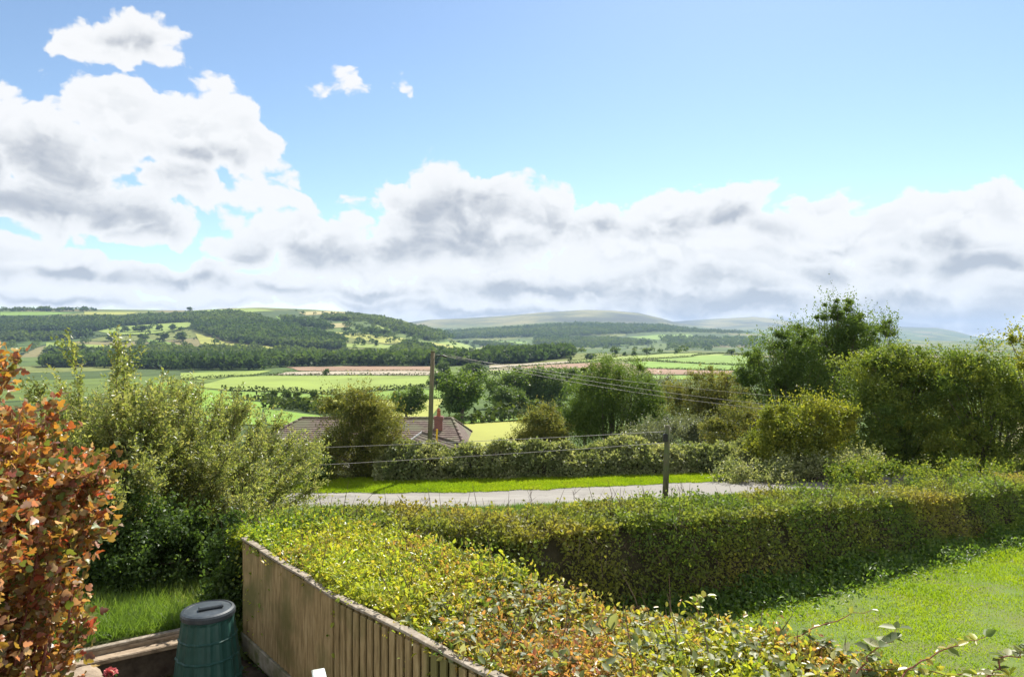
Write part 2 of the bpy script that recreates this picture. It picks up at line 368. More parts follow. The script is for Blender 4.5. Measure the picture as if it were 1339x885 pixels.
def bush(name, label, cat, Y, lob_px, nleaf, leaf, mat, px0=None, nshoot=0, slen=.7, sdir=(0, 0, 1), sdroop=0., group=None, tpl='diamond', wid=.62, up=.35, clumps=None, cr=.17, trunk=.07, shell=.5, lump=.24, depthf=.8, sk=9, smix=.6, rmix=.5, rfreq=1.4):
    """a bush or tree standing at distance Y whose lobes are given as (px, py, half width, half height)"""
    lob = []
    for j, (a, b, c, d) in enumerate(lob_px):
        yy = Y + (rng.random() - .5) * c / F * Y * .7
        p = P3(a, b, Y); lob.append((p[0], yy, p[2], c / F * Y, c / F * Y * depthf, d / F * Y))
    sub = []
    for l in lob:
        for _ in range(4):
            dd = rdir(1)[0] * np.array([1, 1, .9]); dd[2] = abs(dd[2]) * .9 - .15; rr = rng.uniform(.22, .42)
            sub.append((l[0] + dd[0] * l[3] * .92, l[1] + dd[1] * l[4] * .92, l[2] + dd[2] * l[5] * .95, l[3] * rr, l[4] * rr, l[5] * rr))
    bx = P3(px0 if px0 is not None else lob_px[0][0], 0, Y)[0]
    base = np.array([bx, Y, Tz(bx, Y)])
    root = empty(name, base, label, cat, group)
    limbs(base, [l[:3] for l in lob] + [np.array(l[:3]) + rng.normal(size=3) * np.array(l[3:6]) * .5 for l in lob for _ in range(3)] + [q_[:3] for q_ in sub], trunk, 'trunk', root, M['bark'])
    lob = [(a_, b_, c_, d_ * .9, e_ * .9, f_ * .9) for a_, b_, c_, d_, e_, f_ in lob] + sub
    Pt, d, cl = crown_pts(lob, nleaf, clumps or max(40, nleaf // 200), cr, shell, lump)
    Dl = d * .45 + rdir(nleaf) + np.array([0, 0, -.12]); Nn = rdir(nleaf) + d * .5 + np.array([0, 0, up])
    rn = np.clip(.45 * cl + .55 * rnd_of(Pt, rfreq, rmix), 0, 1)
    if nshoot:
        S, sd, sc = crown_pts(lob, nshoot, None, shell=.72, lump=lump)
        dr = sd * (1 - smix) + np.array(sdir) * smix + rng.normal(size=(nshoot, 3)) * .28
        P2, D2 = shoots(S, dr, slen * (.4 + rng.random(nshoot)**1.6 * 1.0), sk, sdroop, leaf * .35)
        m = len(P2)
        Pt = np.vstack([Pt, P2]); Dl = np.vstack([Dl, D2 * .8 + rdir(m)]); Nn = np.vstack([Nn, rdir(m) + np.array([0, 0, up])])
        rn = np.concatenate([rn, np.clip(np.repeat(sc, sk) * .4 + .6 * rng.random(m) + .08, 0, 1)])
    keep = Pt[:, 2] > T(Pt[:, 0], Pt[:, 1]) - .05
    Pt, Dl, Nn, rn = Pt[keep], Dl[keep], Nn[keep], rn[keep]
    L = leaf * (.65 + .7 * rng.random(len(Pt)))
    leafmesh('crown' if cat == 'tree' else 'foliage', Pt, Dl, Nn, L, L * wid, mat, root, rn, tpl)
    return root

# ---------------------------------------------------------------- ground sheets
def sheet(name, x, y, zf, mat, kind='structure'):
    ny, nx = x.shape
    V = np.stack([x, y, zf], -1).reshape(-1, 3)
    i = np.arange(ny - 1)[:, None] * nx + np.arange(nx - 1)[None]
    Fc = np.stack([i, i + 1, i + nx + 1, i + nx], -1).reshape(-1, 4)
    o = mesh_np(name, V, Fc, mat, None, smooth=True); tag(o, kind=kind); return o

def terrain_mat():
    m, nt, out = new_mat('valley_fields'); L = nt.links.new
    g = N(nt, 'ShaderNodeNewGeometry'); pos = g.outputs['Position']
    wn = N(nt, 'ShaderNodeTexNoise'); wn.inputs['Scale'].default_value = .006; wn.inputs['Detail'].default_value = 3; L(pos, wn.inputs['Vector'])
    sc = N(nt, 'ShaderNodeVectorMath', operation='SCALE'); sc.inputs['Scale'].default_value = 90; L(wn.outputs['Color'], sc.inputs[0])
    ad = N(nt, 'ShaderNodeVectorMath', operation='ADD'); L(pos, ad.inputs[0]); L(sc.outputs[0], ad.inputs[1])
    mp = N(nt, 'ShaderNodeMapping'); mp.inputs['Scale'].default_value = (1, .62, 0); mp.inputs['Rotation'].default_value = (0, 0, .35); L(ad.outputs[0], mp.inputs[0])
    v = N(nt, 'ShaderNodeTexVoronoi', voronoi_dimensions='2D'); v.inputs['Scale'].default_value = .0062; L(mp.outputs[0], v.inputs['Vector'])
    sepc = N(nt, 'ShaderNodeSeparateColor'); L(v.outputs['Color'], sepc.inputs[0])
    r = ramp(nt, [(0, (.07,.11,.028)), (.22, (.10,.14,.034)), (.4, (.06,.09,.028)), (.55, (.14,.16,.045)), (.7, (.08,.12,.03)), (.84, (.18,.16,.075)), (.93, (.10,.13,.033)), (1, (.15,.11,.07))], 'CONSTANT'); L(sepc.outputs[0], r.inputs[0])
    v2 = N(nt, 'ShaderNodeTexVoronoi', voronoi_dimensions='2D', feature='DISTANCE_TO_EDGE'); v2.inputs['Scale'].default_value = .0062; L(mp.outputs[0], v2.inputs['Vector'])
    e = N(nt, 'ShaderNodeMapRange'); e.inputs[1].default_value = .018; e.inputs[2].default_value = .032; L(v2.outputs['Distance'], e.inputs[0])
    mx = N(nt, 'ShaderNodeMix', data_type='RGBA'); L(e.outputs[0], mx.inputs[0]); mx.inputs[6].default_value = (.03,.05,.016,1); L(r.outputs[0], mx.inputs[7])
    # moorland on the high ground; its light-dark contrast also paints in sunlit patches
    sp = N(nt, 'ShaderNodeSeparateXYZ'); L(pos, sp.inputs[0])
    mn = N(nt, 'ShaderNodeTexNoise'); mn.inputs['Scale'].default_value = .0016; mn.inputs['Detail'].default_value = 7; L(pos, mn.inputs['Vector'])
    ma = N(nt, 'ShaderNodeMath', operation='MULTIPLY_ADD'); L(mn.outputs['Fac'], ma.inputs[0]); ma.inputs[1].default_value = 120; L(sp.outputs[2], ma.inputs[2])
    mh = N(nt, 'ShaderNodeMapRange'); mh.inputs[1].default_value = 150; mh.inputs[2].default_value = 205; L(ma.outputs[0], mh.inputs[0])
    mr = ramp(nt, [(.38, (.045,.05,.028)), (.5, (.10,.105,.042)), (.6, (.21,.19,.075))]); L(mn.outputs['Fac'], mr.inputs[0])
    mx2 = N(nt, 'ShaderNodeMix', data_type='RGBA'); L(mh.outputs[0], mx2.inputs[0]); L(mx.outputs[2], mx2.inputs[6]); L(mr.outputs[0], mx2.inputs[7])
    fn = N(nt, 'ShaderNodeTexNoise'); fn.inputs['Scale'].default_value = .05; fn.inputs['Detail'].default_value = 6; L(pos, fn.inputs['Vector'])
    fr = ramp(nt, [(.3, (.75,.75,.75)), (.7, (1.2,1.2,1.1))]); L(fn.outputs['Fac'], fr.inputs[0])
    mu = N(nt, 'ShaderNodeMix', data_type='RGBA', blend_type='MULTIPLY'); mu.inputs[0].default_value = 1; L(mx2.outputs[2], mu.inputs[6]); L(fr.outputs[0], mu.inputs[7])
    p = N(nt, 'ShaderNodeBsdfPrincipled'); p.inputs['Roughness'].default_value = .95; p.inputs['Specular IOR Level'].default_value = .1; L(mu.outputs[2], p.inputs['Base Color']); L(p.outputs[0], out.inputs[0])
    return m
u = np.linspace(-1.7, 1.7, 950); yy = np.concatenate([np.linspace(36.5, 120, 70)[:-1], np.geomspace(120, 12000, 380)])
U, YY = np.meshgrid(u, yy)
sheet('terrain', U * YY, YY, T(U * YY, YY), terrain_mat())

M['rough'] = noise_mat('rough_ground', [(.05,.055,.02),(.08,.11,.025),(.12,.15,.035)], 1.5, detail=8)
gx, gy = np.meshgrid(np.linspace(-62, 62, 400), np.linspace(-6, 37.5, 190))
sheet('ground', gx, gy, T(gx, gy) - .05, M['rough'])
# sunken bed behind the wall at the foot of the house: the ground sheet is lowered there
g_o = bpy.data.objects['ground']
co = np.empty(len(g_o.data.vertices) * 3, np.float32); g_o.data.vertices.foreach_get('co', co); co = co.reshape(-1, 3)

# field patches drawn on the terrain
def field_mat(name, c, rows=0., rot=0.):
    m, nt, out = new_mat(name); L = nt.links.new
    g = N(nt, 'ShaderNodeNewGeometry')
    n = N(nt, 'ShaderNodeTexNoise'); n.inputs['Scale'].default_value = .03; n.inputs['Detail'].default_value = 8; n.inputs['Roughness'].default_value = .65; L(g.outputs['Position'], n.inputs['Vector'])
    r = ramp(nt, [(.3, tuple(q * .78 for q in c)), (.5, c), (.72, tuple(q * 1.18 for q in c))]); L(n.outputs['Fac'], r.inputs[0]); col = r.outputs[0]
    if rows:
        mp = N(nt, 'ShaderNodeMapping'); mp.inputs['Rotation'].default_value = (0, 0, rot); L(g.outputs['Position'], mp.inputs[0])
        w = N(nt, 'ShaderNodeTexWave'); w.inputs['Scale'].default_value = rows; w.inputs['Distortion'].default_value = .6; L(mp.outputs[0], w.inputs['Vector'])
        rr = ramp(nt, [(0, (.88,.88,.86)), (1, (1.07,1.07,1.07))]); L(w.outputs['Fac'], rr.inputs[0])
        mu = N(nt, 'ShaderNodeMix', data_type='RGBA', blend_type='MULTIPLY'); mu.inputs[0].default_value = 1; L(col, mu.inputs[6]); L(rr.outputs[0], mu.inputs[7]); col = mu.outputs[2]
    p = N(nt, 'ShaderNodeBsdfPrincipled'); p.inputs['Roughness'].default_value = .9; p.inputs['Specular IOR Level'].default_value = .15; L(col, p.inputs['Base Color']); L(p.outputs[0], out.inputs[0]); return m
FM = {'g1': field_mat('field_green', (.15,.235,.035), .12, .5), 'g2': field_mat('field_light_green', (.2,.26,.05), .1, 1.3), 'g3': field_mat('field_bright_green', (.15,.25,.03)),
      'y': field_mat('field_yellow_green', (.26,.27,.055)), 'b': field_mat('ploughed_field', (.235,.15,.095), .3, .2), 'p': field_mat('stubble_field', (.32,.275,.2), .2, .1), 't': field_mat('dry_grass_field', (.3,.26,.11))}
def resample(poly, k=10):
    q = []
    for a, b in zip(poly, poly[1:] + poly[:1]):
        for t in range(k): q.append((a[0] + (b[0]-a[0]) * t / k, a[1] + (b[1]-a[1]) * t / k))
    return q
def inpoly(x, y, poly):
    c = np.zeros(np.shape(x), bool); n = len(poly)
    for i in range(n):
        x1, y1 = poly[i]; x2, y2 = poly[(i+1) % n]
        c ^= ((y1 > y) != (y2 > y)) & (x < (x2 - x1) * (y - y1) / (y2 - y1 + 1e-12) + x1)
    return c
import bmesh
def field(poly, key):
    G = [ground(*p) for p in poly]
    if min(g[1] for g in G) > 11000: return
    G = np.array(G); c2 = [(g[0], g[1]) for g in G]
    x0, x1, y0, y1 = G[:, 0].min(), G[:, 0].max(), G[:, 1].min(), G[:, 1].max()
    bm = bmesh.new()
    vs = [bm.verts.new((a, b, 0)) for a, b in [(p[0], p[1]) for p in np.array(resample([tuple(q) for q in c2], 4))]]
    f = bm.faces.new(vs)
    bmesh.ops.triangulate(bm, faces=[f])
    for k in range(1, 26):
        for ax, lo, hi in (((1, 0, 0), x0, x1), ((0, 1, 0), y0, y1)):
            q = lo + (hi - lo) * k / 26
            bmesh.ops.bisect_plane(bm, geom=bm.verts[:] + bm.edges[:] + bm.faces[:], plane_co=(q, 0, 0) if ax[0] else (0, q, 0), plane_no=ax)
    off = .12 + .00045 * y0
    for v in bm.verts: v.co.z = Tz(v.co.x, v.co.y) + off
    bmesh.ops.recalc_face_normals(bm, faces=bm.faces[:])
    me = bpy.data.meshes.new('field'); bm.to_mesh(me); bm.free()
    for p in me.polygons: p.use_smooth = True
    me.materials.append(FM[key]); o = bpy.data.objects.new('field', me); COL.objects.link(o); tag(o, kind='structure')
FIELDS = [
 ([(200,501),(249,499),(247,506.5),(288,512),(288,521),(343,526.5),(370,532),(343,535.5),(340,556),(200,556)],'g3'),
 ([(236,488),(356,484.5),(320,491),(262,497),(236,496)],'g2'), ([(373,480),(470,479),(566,479.5),(566,485.3),(390,485)],'b'), ([(374,487),(410,485.8),(580,486.2),(578,490.6),(350,490.6)],'p'),
 ([(250,506),(300,494),(352,491.6),(560,491.8),(562,505.5),(520,508),(470,512.5),(438,516),(400,513.5),(300,510.5)],'g2'),
 ([(290,512),(385,515),(440,517.5),(440,522),(380,523.5),(290,520)],'g1'), ([(345,525.5),(440,523),(520,526),(500,538),(430,536),(375,531)],'y'),
 ([(345,536),(372,538),(425,545),(420,556),(350,556)],'g3'), ([(480,513),(560,509),(582,507),(600,512),(575,521),(480,523)],'g1'), ([(480,524.5),(580,522),(560,548),(520,556),(470,552)],'y'),
 ([(596,556),(690,551),(700,560),(690,585),(600,600),(590,590)],'y'), ([(575,549),(640,549.5),(632,553),(590,556)],'g3'), ([(640,549),(700,541),(720,546),(690,549),(650,552)],'g1'),
 ([(636,485),(770,481.8),(780,488),(700,490),(640,489)],'g2'), ([(640,478.5),(690,475.5),(742,472.5),(745,474.5),(690,478),(640,481.5)],'p'), ([(668,481),(745,476),(785,474.5),(790,482),(740,483),(700,483.5)],'b'), ([(640,483),(662,481.5),(740,484),(640,484.6)],'p'),
 ([(748,473.5),(790,468.5),(841,464.8),(904,462),(958,463),(941,465.5),(850,469.5),(785,474)],'g2'), ([(850,470.3),(900,467.5),(985,465),(985,478),(941,476.5),(858,472.3)],'g1'), ([(820,473.5),(851,472.8),(916,476.5),(985,479),(980,484),(904,483.5),(840,481)],'g3'),
 ([(845,481.5),(904,484.3),(960,485.5),(955,490),(850,489.5)],'b'), ([(840,491),(960,491),(960,497),(840,496)],'g1'),
 ([(573,449),(610,450.5),(661,457),(650,463),(590,461)],'g2'), ([(720,443),(765,446),(748,450),(720,448.5)],'g2'), ([(640,446),(690,447),(688,450),(650,450)],'g1'), ([(770,449),(830,447),(860,450),(800,453)],'g1'),
 ([(125,432.5),(156,427.5),(200,424),(251,421.3),(247,427.5),(217,434.5),(190,437),(149,438.5)],'g2'), ([(60,448),(100,450),(165,453),(160,458),(60,456)],'g2'), ([(190,444),(217,447),(236,452),(198,451)],'g1'), ([(255,436),(300,449),(380,456),(330,456),(262,450)],'y'),
 ([(421,434),(475,436.5),(551,447.5),(506,450),(448,440.5)],'y'), ([(390,409),(430,407),(466,408),(460,411.5),(400,412.5)],'t'), ([(403,425),(461,422.5),(455,428),(420,430)],'t'), ([(448,449.5),(515,452),(505,456),(450,454)],'g2'), ([(488,422),(524,429.5),(515,433),(490,429)],'g2'), ([(562,447.5),(600,454.5),(592,460.5),(565,455.5)],'y'),
 ([(0,408),(60,408),(100,410),(60,412.5),(0,413)],'g1'), ([(250,406.5),(330,404),(360,407),(320,409.5),(260,409)],'g2'), ([(110,408),(180,408.5),(170,412),(110,412)],'y'), ([(280,456),(360,458),(420,461),(300,458)],'g2'), ([(430,413),(480,415),(500,421),(450,419)],'g1'), ([(360,414),(400,416),(395,421),(366,419)],'g1'),
 ([(820,441),(900,438),(930,441),(870,446)],'g1'), ([(930,444),(1000,442),(1010,446),(940,449)],'g2'), ([(600,437),(650,436),(640,440),(600,441)],'g1'),
]
for poly, key in FIELDS: field(poly, key)
# road and verges
def strip(name, fa, fb, x0, x1, nx, ny, dz, mat, kind='structure'):
    x = np.linspace(x0, x1, nx); t = np.linspace(0, 1, ny)
    X = np.repeat(x[None], ny, 0); Y = fa(x)[None] * (1 - t)[:, None] + fb(x)[None] * t[:, None]
    return sheet(name, X, Y, T(X, Y) + dz, mat, kind)
BEND = lambda x: .27 * np.log1p(np.exp(np.clip(x + 1, -30, 30)))
ROADN = lambda x: 21.9 + BEND(x) + .04 * np.sin(x * .9) + .05 * np.sin(x * 2.7) + .03 * np.sin(x * 7.1)
ROADF = lambda x: 25.05 + BEND(x) + .05 * np.sin(x * .6 + 1) + .05 * np.sin(x * 3.1) + .04 * np.sin(x * 8.3)
strip('road', ROADN, ROADF, -32, 40, 300, 14, .03, M['road'])
strip('verge', ROADF, lambda x: 31. + BEND(x), -32, 40, 200, 16, .05, M['rough'])
strip('verge', lambda x: 17.5 + BEND(x), ROADN, -32, 40, 200, 16, .06, M['rough'])

def hedge_right(t): pass
# lawn sheet
M['lawn'] = noise_mat('lawn_ground', [(.05,.085,.012),(.085,.13,.015),(.12,.16,.02)], 3, detail=8, cols_b=(.10,.11,.025), scale_b=.9)
lx, ly = np.meshgrid(np.linspace(-1.5, 26, 160), np.linspace(1.5, 24, 130))
sheet('lawn', lx, ly, T(lx, ly) + .012, M['lawn'])

# ---------------------------------------------------------------- garden: bed, wall, bin, fence
BEDZ = -4.05
WA, WB = P3(20, 879, 7.45), P3(262, 827, 8.45)         # the wall's top, left and right end
WA[2] = WB[2] = -3.63
wd = (WB - WA); wd[2] = 0; wl_ = np.linalg.norm(wd); wd /= wl_; wn_ = np.array([-wd[1], wd[0], 0])      # towards the grass
bedV = []
inb = lambda x, y: ((y - WA[1]) * wd[0] - (x - WA[0]) * wd[1] < .2) & (x < 1.0) & ((x - (-1.82)) * .68 + (y - 7.0) * .73 < 0.10)
sel = inb(co[:, 0], co[:, 1]); co[sel, 2] = BEDZ - .15
g_o.data.vertices.foreach_set('co', co.ravel()); g_o.data.update()
bx_, by_ = np.meshgrid(np.linspace(-9, 2.4, 120), np.linspace(-1, 9.6, 110))
bz_ = BEDZ + .03 * sn(bx_, by_, 8, 4, 2.5)
bz_[~inb(bx_, by_ - .12)] = BEDZ - .55
sheet('soil_bed', bx_, by_, bz_, M['soil'])

wall = empty('retaining_wall', (WA + WB) / 2 * np.array([1, 1, 0]) + np.array([0, 0, BEDZ]), 'low timber-topped retaining wall between the soil bed and the long grass', 'wall')
mb = MB(); cen = (WA - wd * 2 + WB + wd * .3) / 2; ln = wl_ + 2.3
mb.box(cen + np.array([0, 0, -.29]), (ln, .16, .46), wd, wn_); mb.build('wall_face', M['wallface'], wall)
mb = MB()
mb.box(cen + wn_ * .13 + np.array([0, 0, -.015]), (ln, .20, .07), wd, wn_, bev=.012); mb.build('coping_plank', M['timber'], wall)
mb = MB()
mb.box(cen - wn_ * .06 + wd * .05 + np.array([0, 0, -.055]), (ln - .2, .15, .06), wd, wn_, bev=.012); mb.build('front_plank', M['timber'], wall)
# a grey batten lying along the coping
b0, b1 = WA + wd * .35 + wn_ * .06, WB - wd * .1 + wn_ * .09
mb = MB(); ax = unit(b1 - b0); mb.box((b0 + b1) / 2 + np.array([0, 0, .041]), (np.linalg.norm(b1 - b0), .075, .035), ax, np.cross((0, 0, 1), ax), bev=.006)
tag(mb.build('timber_batten', M['fencecap']), 'grey weathered batten lying along the top of the low wall', 'batten')
def rock(name, c, s, mat, seed, label):
    bm = bmesh.new(); bmesh.ops.create_icosphere(bm, subdivisions=3, radius=1)
    for v in bm.verts:
        d = np.array(v.co); q = 1 + .22 * float(sn(d[0]*2.2 + seed, d[1]*2.2 + d[2]*1.7, seed, 3, 1.)); d = np.sign(d) * np.abs(d)**.75 * q
        v.co = d * np.array(s)
    me = bpy.data.meshes.new(name); bm.to_mesh(me); bm.free()
    for p in me.polygons: p.use_smooth = True
    me.materials.append(mat); o = bpy.data.objects.new(name, me); o.location = c; o.rotation_euler = (0, 0, seed); COL.objects.link(o); tag(o, label, 'stone'); return o
c = P3(98, 884, 7.2); rock('buff_stone', (c[0], c[1], BEDZ + .40), (.26, .2, .14), M['stone'], 4, 'flat buff stone at the wall foot below the bronze shrub')
c = P3(55, 884, 6.9); rock('buff_stone', (c[0], c[1], BEDZ + .28), (.24, .2, .26), M['stone'], 9, 'buff stone half hidden by the lowest bronze leaves')
# pebbles and litter on the soil
n = 900; P_ = np.stack([rng.uniform(-4.3, -2.7, n), rng.uniform(6.3, 8.6, n), np.full(n, BEDZ + .02)], -1)
P_ = P_[inb(P_[:, 0], P_[:, 1] + .1)]; n = len(P_)
leafmesh('leaf_litter', P_, rdir(n) * np.array([1, 1, .2]), rdir(n) * .5 + np.array([0, 0, 1]), .05 + .04 * rng.random(n), .035, M['l_brown'], None, rng.random(n), 'leaf')
tag(bpy.data.objects['leaf_litter'], kind='stuff')
# pink flower
fc = P3(144, 881, 7.0)
fl = empty('pink_flower', (fc[0], fc[1], BEDZ), 'small pink double flower on a short stem in the soil bed', 'flower')
mb = MB(); mb.tube([(fc[0], fc[1], BEDZ), (fc[0] + .02, fc[1], (BEDZ + fc[2]) / 2), tuple(fc)], [.008, .006, .005]); mb.build('stem', M['l_dark'] if False else M['twig'], fl)
n = 70; d = rdir(n); d[:, 2] = np.abs(d[:, 2]) * .7
o = leafmesh('petals', fc + d * .012, d, rdir(n) * .4 + np.array([0, 0, 1]), .065, .06, M['petal'], fl, rng.random(n), 'leaf')
n = 26; t = rng.random(n)
leafmesh('leaves', np.array([fc[0], fc[1], BEDZ]) + np.stack([rng.normal(size=n) * .05 + .06, rng.normal(size=n) * .05, t * (fc[2] - BEDZ)], -1), rdir(n) + np.array([0, 0, .3]), rdir(n) + np.array([0, 0, 1]), .08, .05, M['longgrass'], fl, rng.random(n), 'leaf')

# compost bin
bc = P3(272, 0, 7.75); BX, BY = bc[0], bc[1]
binr = empty('compost_bin', (BX, BY, BEDZ), 'dark green faceted plastic compost bin beside the fence end', 'compost bin')
NF = 64
def rip(k, z):
    t = (k % 4)
    return 1 + (.018 if t in (0, 1) else -.018) * (1 if .05 < z < .90 else 0)
prof_ = [(.405, 0), (.405, .05), (.392, .06), (.378, .22), (.396, .235), (.396, .255), (.376, .27), (.352, .47), (.362, .48), (.362, .492), (.348, .502), (.324, .68), (.333, .688), (.333, .70), (.32, .71), (.292, .88), (.298, .91), (.285, .93)]
prof_ = [(r * .93, z) for r, z in prof_]
mb = MB(); mb.lathe(prof_, (BX, BY, BEDZ), NF, rip); mb.build('body', M['bin'], binr)
mb = MB(); mb.lathe([(.28, .915), (.29, .925), (.29, .965), (.278, .985), (.25, .995), (.243, .985), (.19, .99), (.02, .998)], (BX, BY, BEDZ), 48); ld = mb.build('lid', M['lid'], binr, smooth=False)
mb = MB(); mb.box((BX + .04, BY - .02, BEDZ + 1.012), (.26, .07, .036), (.86, .5, 0), (-.5, .86, 0), bev=.012); mb.build('handle', M['lid'], ld)

# fence
FA, FB, FC, FD, FE = [np.array(p) for p in ((-3.55, 9.0), (-1.82, 7.0), (-0.17, 5.34), (1.5, 3.66), (2.9, 2.2))]
FT, FBOT = -2.645, BEDZ + .20
fence = empty('garden_fence', (-1.82, 7.0, BEDZ), 'weathered brown vertical board fence backed by the wide hedge', 'fence')
for a, b, style in ((FA, FB, 0), (FB, FC, 1), (FC, FD, 1), (FD, FE, 1)):
    d = b - a; L_ = np.linalg.norm(d); d = d / L_; nrm = np.array([-d[1], d[0]])       # nrm: towards the hedge
    if nrm @ np.array([.7, .7]) < 0: nrm = -nrm
    d3 = np.array([*d, 0]); n3 = np.array([*nrm, 0])
    mb = MB(); s = 0.06
    while s < L_ - .06:
        w = .1 + .006 * rng.normal()
        if style == 0:
            tw = .12 * rng.normal() * .3 + .12; dd = unit(d3 + n3 * tw); nn = unit(n3 - d3 * tw)
            c2 = a + d * (s + w / 2) - nrm * .004 * rng.random()
            mb.box((*c2, (FT + FBOT) / 2 - .01), (w + .008, .016, FT - FBOT - .03), dd, nn); s += w + .002
        else:
            c2 = a + d * (s + w / 2) - nrm * .028
            mb.box((*c2, (FT + FBOT) / 2 - .01), (w * .78, .02, FT - FBOT - .03), d3, n3, bev=.004)
            c2 = a + d * (s + w * .5 + .062) + nrm * .022
            mb.box((*c2, (FT + FBOT) / 2 - .01), (w * .9, .018, FT - FBOT - .035), d3, n3); s += w * 1.22
    mb.build('board_panel', M['fence'], fence)
    mb = MB()
    for z in (FBOT + .2, (FT + FBOT) / 2, FT - .2):
        c2 = (a + b) / 2 + nrm * .052; mb.box((*c2, z), (L_ - .1, .034, .075), d3, n3)
    mb.build('rail', M['fence'], fence)
    mb = MB()
    k = 4
    for i in range(k):
        c2 = a + d * L_ * (i + .5) / k + nrm * .012
        mb.box((*c2, FT + .012 + .008 * rng.normal()), (L_ / k - .001, .085, .026), unit(d3 + np.array([0, 0, .01 * rng.normal()])), n3, bev=.004)
    mb.build('capping_rail', M['fencecap'], fence)
    mb = MB(); c2 = (a + b) / 2 - nrm * .012; mb.box((*c2, BEDZ + .085), (L_ - .02, .05, .22), d3, n3, bev=.006); mb.build('gravel_board', M['concrete'], fence)
for p in (FA, FB, FC, FD):
    mb = MB(); mb.box((p[0] + .045, p[1] + .045, (FT + BEDZ) / 2 - .02), (.09, .09, FT - BEDZ), (.72, -.7, 0), (.7, .72, 0)); mb.build('post', M['fence'], fence)

# pale painted chair arm end just inside the frame
ca = P3(416, 875, 4.6)
ch = empty('garden_chair', (ca[0], ca[1] - .3, BEDZ), 'pale blue painted wooden chair arm showing at the bottom edge by the fence', 'chair')
ad = unit(np.array([.36, -.93, 0])); an = np.array([-.93, -.36, 0])
mb = MB(); mb.box(ca + ad * .27 + np.array([0, 0, -.012]), (.56, .085, .03), ad, an, bev=.008); mb.tube([ca + ad * .05 + np.array([0, 0, .0]), ca + ad * .05 + np.array([0, 0, .006])], .012, 8); mb.build('armrest', M['paint'], ch)
for q in (.06, .5):
    mb = MB(); c = ca + ad * q; mb.box((c[0], c[1], (c[2] - .03 + BEDZ) / 2), (.05, .05, c[2] - .03 - BEDZ), ad, an); mb.build('leg', M['paint'], ch)
mb = MB(); c = ca + ad * .28 + an * .28; mb.box((c[0], c[1], BEDZ + .43), (.5, .54, .035), ad, an, bev=.006); mb.build('seat', M['paint'], ch)
for q in (.06, .5):
    mb = MB(); c = ca + ad * q + an * .56; mb.box((c[0], c[1], (c[2] - .03 + BEDZ) / 2), (.05, .05, c[2] - .03 - BEDZ), ad, an); mb.build('leg', M['paint'], ch)
mb = MB(); c = ca + ad * .53 + an * .28; mb.box((c[0], c[1], BEDZ + .7), (.03, .56, .5), ad, an, bev=.006); mb.build('backrest', M['paint'], ch)

